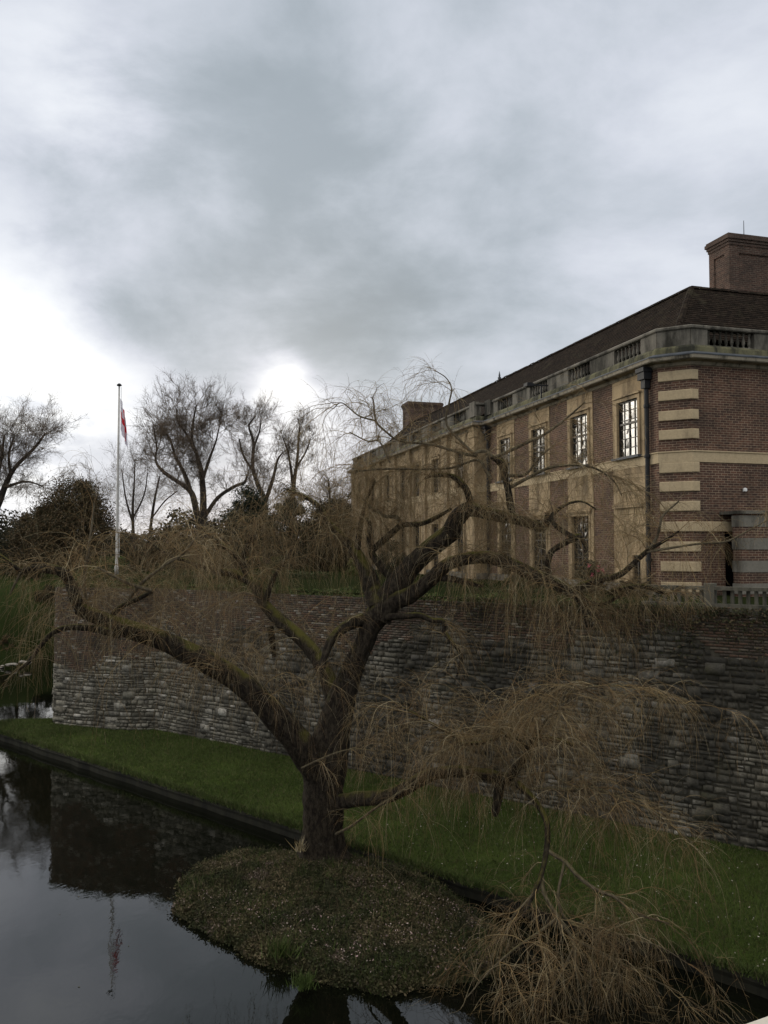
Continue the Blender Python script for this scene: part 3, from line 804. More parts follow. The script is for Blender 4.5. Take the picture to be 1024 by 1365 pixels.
for u in (UP + .36, UP - .5): MB().box(ff, u - .36, u + .36, (PV if u > UP else 0) - .1, (PV if u > UP else 0) + .16, 14.5, 15.26).build('parapet_pier', M['grey_stone'], house)
# banded quoins on the canted corner
ytops = [490.5, 517, 544.5, 570.5, 615.5, 641, 667.5, 695, 722, 748.6, 776]
for k, y in enumerate(ytops):
    zt = CAMZ + (731 - y) * .02436; hq = .325
    q = MB(); e1 = 2.0 if k == 7 else .22
    q.sweep([tuple(C0 + dC * .02), tuple(C1), tuple(C1 + rR * e1)], [(.0, zt - hq), (.05, zt - hq), (.06, zt - hq + .02), (.06, zt - .02), (.05, zt), (.0, zt)])
    q.build('quoin', M['pale_stone'], house)
# rainwater pipes with hoppers
def drain(u, v0, z1, r=.075):
    c = ff.p(u, v0 + .12, 0)
    m_ = MB().lathe(c, [(r, Z0), (r, 13.3)], 10)
    for z in (7.4, 9.0, 10.9, 12.6): m_.lathe(c, [(r + .025, z), (r + .03, z + .03), (r + .03, z + .09), (r + .025, z + .12)], 10)
    pobj = m_.build('drainpipe', M['pipe'], house)
    h = MB(); h.box(ff, u - .2, u + .2, v0 + .04, v0 + .34, 13.55, 13.88); h.box(ff, u - .24, u + .24, v0 + .036, v0 + .39, 13.8, 13.94); h.box(ff, u - .12, u + .12, v0 + .05, v0 + .26, 13.26, 13.55)
    h.build('hopper', M['pipe'], pobj)
drain(-.02, 0, 13.6); drain(13.75, 0, 13.6)
# banded porch wall in front of the side door
po = MB(); po.box(fr_, 1.05, 5.2, .55, .95, Z0, 8.95); po.build('porch_wall', M['brick'], house)
for (ya, yb) in ((686.7, 702), (717, 732.5), (747.5, 763), (778, 792)):
    za, zb = CAMZ + (731 - ya) * .0237, CAMZ + (731 - yb) * .0237
    MB().box(fr_, 1.03, 2.15, .53, .97, zb, za).build('porch_band', M['band_stone'], house)
MB().box(fr_, .98, 5.3, -.0, 1.05, 8.95, 9.05).build('porch_roof', M['grey_stone'], house)
MB().box(fr_, 1.9, 5.2, .0, .55, 8.62, 8.94).build('porch_gap_shade', M['dark'], house)  # black block stands for the dark gap under the slab
dd = MB(); dd.box(fr_, 1.18, 2.15, -.45, -.38, Z0, 8.62); do = dd.build('door', M['dark'], house)  # near-black panel paints in the doorway's darkness
ld = MB().lathe(fr_.p(1.95, .06, 0), [(.03, 9.72), (.07, 9.74), (.07, 9.82), (.03, 9.85)], 10); ld.build('bulkhead_lamp', M['white'], house)
# floodlight arm on the parapet
fl = MB(); fl.box(ff, 7.2, 7.25, .1, .95, 14.72, 14.77); fl.box(ff, 7.05, 7.4, .85, 1.15, 14.66, 14.8); fl.box(ff, 7.2, 7.25, .4, .45, 14.2, 14.72)
fl.build('floodlight', M['pipe'], house)
# roof: two tiled slopes rising to an inset ridge, hipped at both ends
A_ = np.array(at(926, 378.5, 30.15)); ZR = 17.5; WR = 2.95; WE = .42; ZE = 14.85
def inset(u, v): return np.array(ff.p(u, v, 0)[:2])
corner = F0 - 1.265 * dF
def cpt(w): return corner + rR * w + dF * w
ridge0 = cpt(WR); eave0 = cpt(WE)
ridge1 = ridge0 + dF * (UE - WR * 1.6 + 1.265 - WR); eave1 = eave0 + dF * (UE + 1.265 - 2 * WE)
ridgeR = ridge0 + rR * 14; eaveR = eave0 + rR * (14 + WR - WE)
roof = MB()
def slope(mb, e0, e1, r0, r1, ze, zr, n=26):
    e0, e1, r0, r1 = [np.array(x) for x in (e0, e1, r0, r1)]
    nn = None
    for i in range(n):
        t0, t1 = i / n, (i + 1) / n
        a = np.append(e0 * (1 - t0) + r0 * t0, ze + (zr - ze) * t0 + .035); b = np.append(e1 * (1 - t0) + r1 * t0, ze + (zr - ze) * t0 + .035)
        c = np.append(e1 * (1 - t1) + r1 * t1, ze + (zr - ze) * t1 + .008); e = np.append(e0 * (1 - t1) + r0 * t1, ze + (zr - ze) * t1 + .008)
        mb.poly([a, b, c, e])
        a2 = a.copy(); b2 = b.copy(); a2[2] -= .03; b2[2] -= .03
        mb.poly([a2, b2, b, a])
eb1 = eave1 + rR * (2 * (WR - WE)); 
slope(roof, eave0, eave1, ridge0, ridge1, ZE, ZR)
slope(roof, eaveR, eave0, ridgeR, ridge0, ZE, ZR)
slope(roof, eave1, eave1 + rR * 12, ridge1, ridge1 + rR * 9, ZE, ZR)
roof.poly([(*ridge0, ZR), (*ridgeR, ZR), (*(ridgeR + dF * 9), ZR), (*(ridge1 + rR * 9), ZR), (*ridge1, ZR)])
ro = roof.build('roof', M['tile'], house, recalc=False)
rd = MB()
def ridge_tiles(a, b, za, zb):
    a, b = np.array(a), np.array(b); L = np.linalg.norm(b - a); n = int(L / .42)
    t = (b - a) / L; s_ = np.array((t[1], -t[0]))
    for i in range(n):
        p0 = a + (b - a) * (i / n); p1 = a + (b - a) * ((i + 1) / n) ; z0 = za + (zb - za) * i / n; z1 = za + (zb - za) * (i + 1) / n
        j = rng.normal(0, .006)
        for (o0, h0, o1, h1) in ((-.12, -.03, -.05, .07), (-.05, .07, .05, .07), (.05, .07, .12, -.03)):
            rd.poly([(*(p0 + s_ * o0), z0 + h0 + j), (*(p1 + s_ * o0), z1 + h0 + j), (*(p1 + s_ * o1), z1 + h1 + j), (*(p0 + s_ * o1), z0 + h1 + j)])
ridge_tiles(ridge0, ridge1, ZR, ZR); ridge_tiles(ridge0, ridgeR, ZR, ZR); ridge_tiles(eave0, ridge0, ZE + .02, ZR); ridge_tiles(eave1, ridge1, ZE + .02, ZR)
rd.build('ridge_tiles', M['tile'], ro, recalc=False)
fin = MB().lathe(tuple(ridge0 + dF * 17.6), [(.09, ZR), (.10, ZR + .2), (.05, ZR + .22), (.06, ZR + .3), (.012, ZR + .55)], 8); fin.build('finial', M['lead'], ro)
def chimney(fr, u0, u1, v0, v1, z0, z1, mast):
    c = MB(); c.box(fr, u0, u1, v0, v1, z0, z1 - .45)
    ch = c.build('chimney', M['brick_dark'], ro)
    # raised frames leave a sunk panel on each face
    p = MB(); tz0, tz1 = z0, z1 - .45
    for (a, b, face) in ((u0, u1, 'v'), (v0, v1, 'u')):
        w_ = min(.42, (b - a) * .22)
        for side in (0, 1):
            if face == 'v':
                va, vb = ((v1, v1 + .05) if side else (v0 - .05, v0))
                p.box(fr, a - .05, a + w_, va, vb, tz0, tz1); p.box(fr, b - w_, b + .05, va, vb, tz0, tz1); p.box(fr, a + w_, b - w_, va, vb, tz1 - .32, tz1)
            else:
                ua, ub = ((u1, u1 + .05) if side else (u0 - .05, u0))
                p.box(fr, ua, ub, a, a + w_, tz0, tz1); p.box(fr, ua, ub, b - w_, b, tz0, tz1); p.box(fr, ua, ub, a + w_, b - w_, tz1 - .32, tz1)
    k = MB()
    for (o, za, zb) in ((.08, -.45, -.33), (.12, -.33, -.22), (.17, -.22, -.08), (.13, -.08, 0)): k.box(fr, u0 - o, u1 + o, v0 - o, v1 + o, z1 + za, z1 + zb)
    p.F += [[i + len(p.V) for i in f] for f in k.F[:0]]
    p.build('chimney_panelling', M['brick_dark'], ro); k.build('chimney_cap', m_brick('cap_brick', (.10, .062, .048), (.07, .045, .036), (.1, .085, .07)), ro)
    if mast:
        q = fr.p((u0 + u1) / 2 - .6, (v0 + v1) / 2, 0); MB().lathe(q, [(.02, z1), (.012, z1 + .9)], 6).build('aerial', M['pipe'], ro)
CHP = np.array(at(972, 330, 33.0)[:2])
fch = Fr(CHP, rR, nR)
chimney(fch, 0, 3.6, -1.15, 0, 16.5, 20.62, True)
CH2 = np.array(at(588, 556, 66.0)[:2]); fch2 = Fr(CH2, rR, nR)
chimney(fch2, -2.7, 0, -1.5, 0, 16.5, CAMZ + (731 - 537) * 66 / 1100 + .05, True)

# ------------------------------------------------------------------ islet
IC = np.array((-1.20, 18.22)); AX, AY = 3.85, 2.42; E1 = np.array((.76, -.65)); E2 = np.array((.65, .76))
def islet_r(a): return 1 + .02 * np.sin(2 * a + 1.1) + .025 * np.sin(5 * a) + .018 * np.sin(9 * a + 2) + .016 * np.sin(17 * a + 1) + .012 * np.sin(31 * a)
na, nr = 120, 26
rr = np.linspace(0, 1.08, nr); aa = np.linspace(0, 2 * np.pi, na, endpoint=False)
def islet_z(r, a): 
    e = np.clip((1.04 - r) / .16, -1, 1); e = np.where(e > 0, e ** .5, e * 2)
    return np.where(e > 0, .17 * e, e * .3) + .42 * np.clip(1 - r ** 2, 0, 1) * (.8 + .35 * np.sin(a - .1))+ .05 * np.sin(r * 11 + a * 5) * np.sin(a * 8 + r * 6)
RR, AA = np.meshgrid(rr, aa, indexing='ij')
def islet_xy(r, a):
    k = islet_r(a); p, q = AX * r * k * np.cos(a), AY * r * k * np.sin(a); return IC[0] + E1[0] * p + E2[0] * q, IC[1] + E1[1] * p + E2[1] * q
X_, Y_ = islet_xy(RR, AA); Z_ = islet_z(RR, AA)
idx = np.arange(RR.size).reshape(RR.shape); nx_ = np.roll(idx, -1, axis=1)
iF = np.stack([idx[:-1], idx[1:], nx_[1:], nx_[:-1]], -1).reshape(-1, 4)
isl_o = np_mesh('islet', np.stack([X_, Y_, Z_], -1).reshape(-1, 3), iF, M['soil'], smooth=True); isl_o['kind'] = 'structure'
def islet_pts(n, r0=0, r1=1.05):
    r = np.sqrt(rng.uniform(r0 * r0, r1 * r1, n)) ; a = rng.uniform(0, 2 * np.pi, n); x, y = islet_xy(r, a); return np.stack([x, y, islet_z(r, a)], 1)
P = islet_pts(85000); clump = np.sin(P[:, 0] * 3.1) * np.sin(P[:, 1] * 3.7) + rng.normal(0, .5, len(P)); P[:, 2] += rng.uniform(0, .07, len(P)) + np.maximum(clump, 0) * .05
V1 = leaves(P, .048, up=.6)
Pb = islet_pts(15000, .93, 1.06); V2 = leaves(Pb + np.array((0, 0, .05)) + rng.normal(0, .05, Pb.shape), .06)
V, F = join([V1, V2]); o = np_mesh('leaf_litter', V, F, M['litter']); tag(o, 'ivy and fallen leaves covering the round islet', 'ground cover', kind='stuff')
P = np.concatenate([islet_pts(9000), islet_pts(6000, .9, 1.05)]); P = P[(np.sin(P[:, 0] * 2.2 + 1) * np.sin(P[:, 1] * 2.6) + rng.normal(0, .5, len(P))) > -.2]
V, F = blades(P, .17, .007); o = np_mesh('islet_grass', V, F, M['blade']); tag(o, 'rough grass growing through the leaf litter of the islet', 'grass', kind='stuff')
P = islet_pts(2300, .35, 1.0); P = P[P[:, 1] < 18.6]; P[:, 2] += .06; V, F = leaves(P, .045, up=1.5)
o = np_mesh('pink_petals', V, F, m_isl('pink_petals', [(.34, .24, .24), (.28, .21, .18), (.40, .32, .30)])); tag(o, 'pale pink petals strewn over the near side of the islet', 'petals', kind='stuff')
P = islet_pts(150, 1.05, 1.14)
P3 = islet_pts(1500, .1, 1.03); P3 = P3[np.sin(P3[:, 0] * 4.3) * np.sin(P3[:, 1] * 5.1) > .25]; V, F = blades(P3, .26, .006)
o = np_mesh('dead_stems', V, F, m_isl('dead_stalks', [(.16, .12, .075), (.11, .08, .05), (.2, .16, .1)])); tag(o, 'thin dead stalks standing among the leaf litter of the islet', 'dead stems', kind='stuff')
P2 = np.stack([rng.uniform(-9, -3, 24), rng.uniform(14, 27, 24), np.zeros(24)], 1); P = np.concatenate([P, P2]); P[:, 2] = .006
V, F = leaves(P, .04, up=40.0); o = np_mesh('floating_leaves', V, F, M['litter']); tag(o, 'dead leaves and scraps floating on the moat around the islet', 'leaves', kind='stuff')
def tuft(px, py, D, n, h, m, name, label, cat, spread=.12):
    b = np.array(at(px, py, D)); P = b + rng.normal(0, 1, (n, 3)) * np.array((spread, spread, .0)); V, F = blades(P, h, .012)
    o = np_mesh(name, V - b, F, m); o.location = tuple(b); tag(o, label, cat); return o
tuft(400, 1134, 19.3, 60, .26, M['straw'], 'dry_grass_tuft', 'pale straw coloured dry grass tuft at the foot of the willow', 'grass tuft', .05)
tuft(374, 1272, 15.9, 220, .28, M['blade'], 'sedge_tuft', 'dark green sedge tuft among pink petals on the islet', 'sedge')
tuft(405, 1313, 14.9, 240, .16, m_isl('bright_moss', [(.045, .07, .015), (.055, .08, .02)]), 'moss_patch', 'bright green mossy tuft on the near edge of the islet', 'moss', .10)

# ------------------------------------------------------------------ the weeping willow
willow = empty('weeping_willow', at(432, 1125, 20.0), 'old leaning weeping willow with bare golden twigs on the round islet', 'tree')
skel = []          # (points, radii) for twig sprouting
def limb(pts, name='limb', m=None, sides=9, grow=None):
    sides = {14: 30, 9: 16}.get(sides, sides)
    P = [at(p[0], p[1], p[3]) for p in pts]; r = [p[2] * .5 * p[3] / 1100 for p in pts]
    V, F, cap, cen = limb_mesh(P, r, sides=sides, n=10 if sides > 12 else 6)
    me = np_mesh(name, V, np.vstack([F, cap]), m or M['bark' if pts[0][2] > 6.2 else 'bark_thin'], willow, smooth=True)
    me.data.validate()
    if grow: skel.append((cen, grow))
    return me
# grow = (boughs, length lo, hi, lift, from t)
limb([(430, 1152, 84, 20), (430, 1130, 60, 20), (431, 1090, 50, 20), (432, 1050, 50, 20), (437, 1010, 52, 20), (447, 965, 42, 20), (460, 920, 33, 20), (474, 885, 27, 20), (487, 855, 25, 20), (497, 830, 29, 20), (514, 805, 34, 20)], 'trunk', sides=14)
limb([(430, 1040, 40, 20), (412, 1012, 40, 19.8), (390, 983, 37, 19.6), (360, 950, 34, 19.4), (334, 922, 31, 19.2), (303, 898, 29, 19.1), (254, 872, 28, 19), (216, 853, 26, 18.9), (178, 840, 24, 18.8), (142, 827, 20, 18.7), (110, 813, 19, 18.6), (103, 811, 15, 18.6)], grow=(74, .6, 1.9, .9, .3))
limb([(108, 814, 15, 18.6), (99, 794, 14, 18.5), (92, 775, 13, 18.5), (80, 762, 13, 18.3), (61, 758, 12, 18.2), (40, 759, 9, 18), (28, 760, 6, 18), (13, 749, 4, 17.9), (-8, 733, 2, 17.8)], grow=(24, .5, 1.3, .9, .1))
limb([(160, 846, 12, 18.8), (140, 841, 10, 18.6), (127, 838, 9, 18.5), (96, 836, 8, 18.3), (71, 843, 7, 18.1), (53, 862, 6, 18), (38, 883, 4.5, 17.9), (15, 898, 3, 17.8)], grow=(8, .4, 1.0, .2, .5))
limb([(71, 846, 4, 18.1), (84, 852, 3.5, 18.1), (96, 866, 3, 18.1), (103, 882, 2, 18.1)], sides=5)
limb([(30, 760, 4, 18), (20, 778, 3, 18), (14, 792, 2, 18)], sides=5)
limb([(119, 810, 6, 18.7), (113, 790, 5, 18.7), (112, 776, 4.5, 18.7), (116, 745, 4, 18.6), (122, 705, 3, 18.6), (126, 670, 2, 18.6)], sides=6, grow=(12, .6, 1.6, .9, .3))
limb([(148, 822, 8, 18.8), (162, 809, 7, 18.7), (178, 801, 7, 18.6), (203, 789, 5, 18.5)], sides=6, grow=(6, .5, 1.2, .8, .3))
limb([(203, 787, 5, 18.5), (178, 780, 5, 18.4), (152, 768, 4, 18.3), (130, 756, 2.5, 18.2)], sides=6, grow=(8, .6, 1.4, .8, .2))
limb([(170, 800, 5, 18.6), (188, 778, 5, 18.6), (216, 756, 4.5, 18.7), (244, 738, 4, 18.8), (262, 716, 2.5, 18.8)], sides=6, grow=(22, .7, 1.9, .9, .2))
# far left mossy limb, leaning back
limb([(452, 950, 26, 20.2), (441, 915, 22, 20.5), (426, 882, 20, 20.8), (402, 852, 18, 21.2), (372, 827, 17, 21.6), (352, 806, 14, 21.9), (339, 780, 12, 22.1), (316, 766, 11, 22.3), (290, 762, 8, 22.5), (268, 755, 6, 22.6)], grow=(62, .8, 2.1, 1.0, .25))
limb([(330, 775, 10, 22.2), (324, 752, 9, 22.2), (311, 737, 8, 22.2), (290, 722, 7, 22.2), (272, 706, 5, 22.2), (255, 692, 3, 22.2)], sides=7, grow=(26, .7, 1.9, 1.0, .1))
limb([(322, 752, 7, 22.2), (332, 722, 5, 22.2), (345, 690, 3, 22.3)], sides=6, grow=(14, .7, 1.7, 1.0, .2))
limb([(352, 806, 8, 21.9), (366, 770, 6, 22), (388, 735, 4, 22.2), (400, 705, 2.5, 22.3)], sides=6, grow=(20, .7, 1.8, 1.0, .2))
limb([(300, 764, 7, 22.4), (262, 752, 6, 22.2), (225, 740, 4, 22), (200, 722, 2.5, 22)], sides=6, grow=(22, .7, 1.8, 1.0, .1))
limb([(360, 835, 9, 21.7), (363, 855, 8, 21.7), (366, 876, 6, 21.7)], sides=6)
limb([(482, 826, 18, 20), (466, 832, 15, 19.7), (450, 843, 13, 19.5), (440, 857, 11, 19.4), (432, 880, 9, 19.3), (426, 905, 7, 19.2)], grow=(12, .4, 1.2, .6, .2))
# upright limb, left
limb([(505, 808, 28, 20), (497, 787, 24, 20.2), (490, 768, 22, 20.3), (482, 749, 17, 20.5), (470, 731, 14, 20.7), (455, 714, 10, 20.9), (438, 696, 8, 21), (423, 673, 6, 21.1), (403, 661, 5, 21.2), (382, 652, 3, 21.3)], grow=(36, .6, 1.7, .7, .35))
limb([(476, 738, 9, 20.6), (480, 705, 7, 20.6), (487, 672, 5, 20.6), (500, 640, 3, 20.6)], sides=7, grow=(34, .6, 1.6, .9, .1))
# main right limb A
limb([(505, 825, 34, 20), (520, 795, 32, 20), (531, 780, 30, 19.9), (549, 755, 27, 19.8), (577, 729, 25, 19.6), (600, 710, 25, 19.4), (608, 692, 24, 19.3), (623, 679, 21, 19.2), (643, 682, 18, 19.1), (668, 688, 16, 19), (697, 694, 14, 18.9), (719, 702, 12, 18.8), (728, 698, 10, 18.8), (730, 684, 7, 18.8)], grow=(44, .5, 1.4, .6, .45))
limb([(512, 818, 26, 19.9), (526, 802, 24, 19.8), (549, 792, 21, 19.6), (575, 772, 20, 19.3), (595, 754, 19, 19.0), (623, 745, 17, 18.8), (653, 744, 17, 18.6), (683, 754, 17, 18.4), (711, 767, 17, 18.2), (742, 780, 16, 18.0), (767, 793, 15, 17.8), (780, 808, 14, 17.7), (786, 836, 9, 17.6)], grow=(70, .6, 1.7, .7, .35))
limb([(765, 792, 10, 17.8), (775, 781, 10, 17.7), (802, 773, 9, 17.5), (828, 765, 8.5, 17.3), (851, 745, 7.5, 17.2), (866, 732, 6.5, 17.1), (884, 722, 4, 17), (905, 708, 2.5, 16.9)], sides=7, grow=(18, .4, 1.3, .6, .2))
limb([(866, 733, 5, 17.1), (876, 715, 4, 17.1), (880, 700, 3.5, 17), (884, 687, 3, 17), (905, 668, 2, 17)], sides=5, grow=(6, .3, .9, .7, .3))
limb([(862, 736, 4, 17.1), (885, 732, 3.5, 17), (930, 725, 3, 16.9), (968, 722, 3, 16.8), (1000, 706, 2, 16.7), (1030, 690, 1.5, 16.6)], sides=5, grow=(9, .3, .9, .5, .3))
limb([(812, 790, 8, 17.6), (840, 783, 7, 17.4), (860, 782, 6, 17.3), (885, 790, 5, 17.2), (905, 786, 3, 17.1)], sides=6, grow=(10, .3, 1.0, .4, .1))
limb([(770, 795, 7, 17.8), (800, 805, 6, 17.7), (830, 792, 5, 17.6), (850, 780, 3, 17.5)], sides=6, grow=(10, .4, 1.2, .5, .1))
limb([(735, 776, 9, 18.0), (730, 755, 9, 18.0), (734, 737, 8, 17.9), (747, 727, 8, 17.9), (767, 717, 8, 17.8), (775, 717, 6, 17.8), (783, 735, 3, 17.8)], sides=7, grow=(8, .4, 1.0, .5, .4))
limb([(767, 717, 7, 17.8), (752, 709, 7, 17.8), (740, 700, 6.5, 17.8), (735, 690, 6, 17.8), (742, 681, 5, 17.8), (759, 671, 4, 17.8), (777, 669, 3, 17.7), (795, 679, 2, 17.7)], sides=7, grow=(14, .4, 1.3, .5, .2))
limb([(683, 690, 10, 19), (680, 670, 10, 19), (678, 655, 9, 19), (673, 633, 9, 19), (671, 620, 11, 19), (662, 613, 8, 19), (655, 609, 6, 19)], sides=8, grow=(8, .5, 1.3, .6, .2))
limb([(657, 611, 6, 19), (673, 604, 5, 19), (703, 590, 4.5, 18.9), (724, 580, 4, 18.8), (752, 560, 3, 18.7), (780, 536, 2, 18.6)], sides=5, grow=(12, .4, 1.3, .6, .2))
limb([(657, 610, 6, 19), (648, 602, 6, 19), (638, 602, 5.5, 19), (631, 604, 5, 19), (613, 587, 4.5, 19.1), (595, 564, 3.5, 19.2), (599, 536, 2.8, 19.2), (602, 518, 2.2, 19.2), (595, 504, 1.6, 19.2), (582, 495, 1.2, 19.2)], sides=5, grow=(14, .4, 1.1, .5, .25))
limb([(636, 607, 5, 19), (623, 606, 4.5, 19.1), (598, 599, 4, 19.2), (572, 592, 3.6, 19.3), (534, 588, 3.2, 19.4), (514, 575, 3, 19.5), (501, 561, 2.6, 19.6), (498, 535, 2, 19.7), (494, 529, 1.3, 19.7)], sides=5, grow=(26, .5, 1.4, .6, .15))
limb([(501, 561, 2.5, 19.6), (478, 554, 2.1, 19.7), (456, 537, 1.7, 19.8), (444, 545, 1, 19.8)], sides=5, grow=(14, .5, 1.3, .3, .2))
limb([(520, 617, 2.5, 19.5), (506, 589, 2.2, 19.5), (490, 588, 2, 19.6), (466, 576, 1.6, 19.7)], sides=5, grow=(12, .5, 1.3, .4, .3))
limb([(655, 640, 6, 19.1), (648, 628, 5, 19.1), (636, 613, 4, 19.2), (600, 624, 3.5, 19.3), (560, 625, 3.2, 19.4), (509, 625, 2.6, 19.5), (478, 628, 2, 19.6)], sides=5, grow=(30, .5, 1.4, .7, .2))
limb([(628, 672, 10, 19.2), (620, 650, 9, 19.2), (603, 635, 7, 19.3), (577, 634, 5, 19.4), (566, 638, 3, 19.4)], sides=7, grow=(22, .5, 1.3, .8, .2))
limb([(680, 650, 5, 19), (706, 636, 4.5, 18.9), (734, 623, 4, 18.8), (772, 620, 3.5, 18.7), (797, 626, 3, 18.6), (818, 641, 2.4, 18.5), (829, 661, 1.6, 18.5)], sides=5, grow=(30, .6, 1.8, .4, .25))
limb([(678, 634, 5, 19), (701, 632, 4, 19), (719, 610, 3.2, 18.9), (740, 592, 2, 18.9)], sides=5, grow=(7, .4, 1.1, .5, .3))
# inner left sprays
limb([(524, 772, 12, 20), (506, 752, 10, 20.1), (495, 736, 9, 20.2), (501, 729, 9, 20.2), (524, 709, 9, 20.2), (536, 700, 8, 20.2), (562, 698, 7, 20.2), (585, 688, 6, 20.2), (602, 678, 4, 20.2)], sides=7, grow=(24, .5, 1.3, .8, .2))
limb([(497, 736, 8, 20.2), (492, 722, 7, 20.2), (493, 700, 6, 20.2), (488, 690, 4, 20.2)], sides=6, grow=(14, .5, 1.2, .8, .2))
limb([(536, 700, 6, 20.2), (528, 689, 5.5, 20.2), (514, 688, 5, 20.2), (495, 677, 4, 20.2), (482, 664, 2, 20.2)], sides=6, grow=(16, .5, 1.3, .8, .2))
limb([(575, 768, 12, 19.4), (592, 770, 11, 19.1), (618, 775, 9, 18.9), (644, 781, 7, 18.7)], sides=7, grow=(6, .3, .9, .5, .3))
limb([(506, 826, 14, 19.9), (520, 822, 10, 19.7), (542, 821, 9, 19.5), (559, 820, 8, 19.4), (577, 827, 7.5, 19.3), (590, 828, 7, 19.2), (593, 842, 6.5, 19.2), (602, 856, 6, 19.1), (615, 872, 5.5, 19.1), (613, 886, 4, 19.1), (609, 902, 2, 19.1)], sides=7, grow=(10, .4, 1.0, .4, .4))
# lower right limb
limb([(440, 1072, 26, 20), (462, 1068, 20, 19.6), (482, 1065, 19, 19.2), (512, 1063, 19, 18.8), (537, 1053, 17, 18.4), (563, 1038, 16, 18), (583, 1031, 15, 17.7), (609, 1028, 15, 17.4), (640, 1031, 15, 17.1), (664, 1036, 16, 16.9), (684, 1040, 15, 16.7)], grow=(26, .4, 1.2, .5, .3))
limb([(666, 1040, 15, 16.8), (664, 1060, 13, 16.7), (661, 1080, 11, 16.7), (660, 1088, 6, 16.7)], sides=8)
limb([(680, 1038, 12, 16.7), (690, 1022, 10, 16.6), (699, 1010, 9, 16.5), (704, 998, 8.5, 16.5), (717, 983, 8, 16.4), (745, 987, 7, 16.3), (764, 993, 4, 16.2)], sides=7, grow=(26, .5, 1.6, .8, .3))
limb([(704, 998, 7, 16.5), (692, 986, 6.5, 16.5), (670, 980, 6, 16.6), (651, 988, 5.5, 16.7), (616, 991, 5, 16.8), (603, 979, 4.5, 16.9), (583, 969, 4, 17), (558, 954, 3, 17.1), (537, 943, 2, 17.2)], sides=6, grow=(70, .5, 1.6, .9, .1))
limb([(715, 985, 5, 16.4), (729, 958, 4.5, 16.3), (744, 948, 4, 16.2), (752, 928, 3.5, 16.2), (782, 917, 3.2, 16), (820, 914, 3, 15.9), (857, 919, 2.6, 15.8), (895, 935, 2, 15.7), (934, 942, 1.2, 15.6)], sides=5, grow=(46, .5, 1.3, .3, .2))
limb([(682, 1050, 5, 16.7), (706, 1052, 4.5, 16.5), (729, 1052, 4.2, 16.3), (770, 1053, 4, 16), (786, 1049, 3.6, 15.9), (820, 1061, 3.2, 15.7), (857, 1075, 2.8, 15.5), (901, 1105, 2.2, 15.3), (922, 1124, 1.4, 15.2)], sides=5, grow=(40, .4, 1.2, .3, .2))
limb([(660, 1012, 4, 16.7), (704, 1008, 3.5, 16.4), (723, 1017, 3, 16.3), (745, 1039, 2.6, 16.2), (775, 1054, 2, 16)], sides=5, grow=(8, .4, 1.1, .3, .2))
limb([(690, 1045, 10, 16.6), (712, 1066, 9, 16.2), (727, 1090, 8.5, 15.8), (730, 1110, 8, 15.5), (729, 1132, 7.5, 15.3), (723, 1161, 6.5, 15.1), (713, 1190, 5, 14.9), (696, 1222, 3, 14.8)], sides=7, grow=(14, .5, 1.5, .2, .6))
limb([(730, 1134, 6, 15.3), (754, 1149, 5.5, 15.1), (770, 1167, 5.5, 14.9), (795, 1186, 5, 14.7), (820, 1196, 4.5, 14.5), (846, 1217, 3.5, 14.4), (892, 1231, 2.2, 14.3)], sides=6, grow=(24, .5, 1.5, .1, .4))
limb([(722, 1165, 6, 15.1), (726, 1192, 6, 14.9), (748, 1228, 5.5, 14.6), (765, 1256, 5, 14.4), (769, 1291, 4, 14.2), (790, 1316, 2.5, 14.1)], sides=6, grow=(20, .5, 1.3, .35, .1))
limb([(752, 1150, 4, 15.1), (744, 1200, 4, 14.9), (762, 1231, 4, 14.7), (800, 1238, 3, 14.5), (830, 1228, 2, 14.4)], sides=5, grow=(12, .6, 1.3, .3, .3))
limb([(745, 1222, 4, 14.6), (722, 1240, 3.4, 14.5), (690, 1262, 3, 14.4), (655, 1292, 2.4, 14.3), (622, 1330, 1.4, 14.3)], sides=5, grow=(11, .4, 1.1, .3, .2))
limb([(762, 1250, 4, 14.4), (785, 1262, 3.4, 14.3), (822, 1280, 3, 14.2), (862, 1302, 2.2, 14.1), (905, 1322, 1.3, 14.1)], sides=5, grow=(10, .4, 1.1, .35, .2))
limb([(766, 1262, 4, 14.4), (752, 1290, 3.2, 14.3), (738, 1320, 2.6, 14.2), (734, 1356, 1.6, 14.2)], sides=5, grow=(10, .4, 1.0, .3, .2))
limb([(722, 1180, 4, 15), (700, 1204, 3.2, 14.9), (684, 1222, 2.8, 14.8), (672, 1256, 1.6, 14.8)], sides=5, grow=(9, .4, 1.1, .2, .3))
limb([(800, 1237, 3, 14.5), (840, 1252, 2.6, 14.3), (880, 1262, 2, 14.2), (925, 1290, 1.2, 14.2)], sides=5, grow=(8, .4, 1.1, .3, .2))
limb([(448, 1112, 4, 19.4), (470, 1100, 3.4, 18.8), (500, 1078, 3.2, 18.2), (540, 1052, 4, 17.8), (560, 1038, 3, 17.6)], sides=5, grow=(8, .3, .9, .5, .2))
limb([(402, 1024, 2.6, 19.2), (425, 1013, 2.6, 19), (450, 1003, 2.4, 18.8), (470, 999, 2, 18.6), (498, 1000, 2, 18.4)], sides=5, grow=(6, .3, .8, .2, .1))

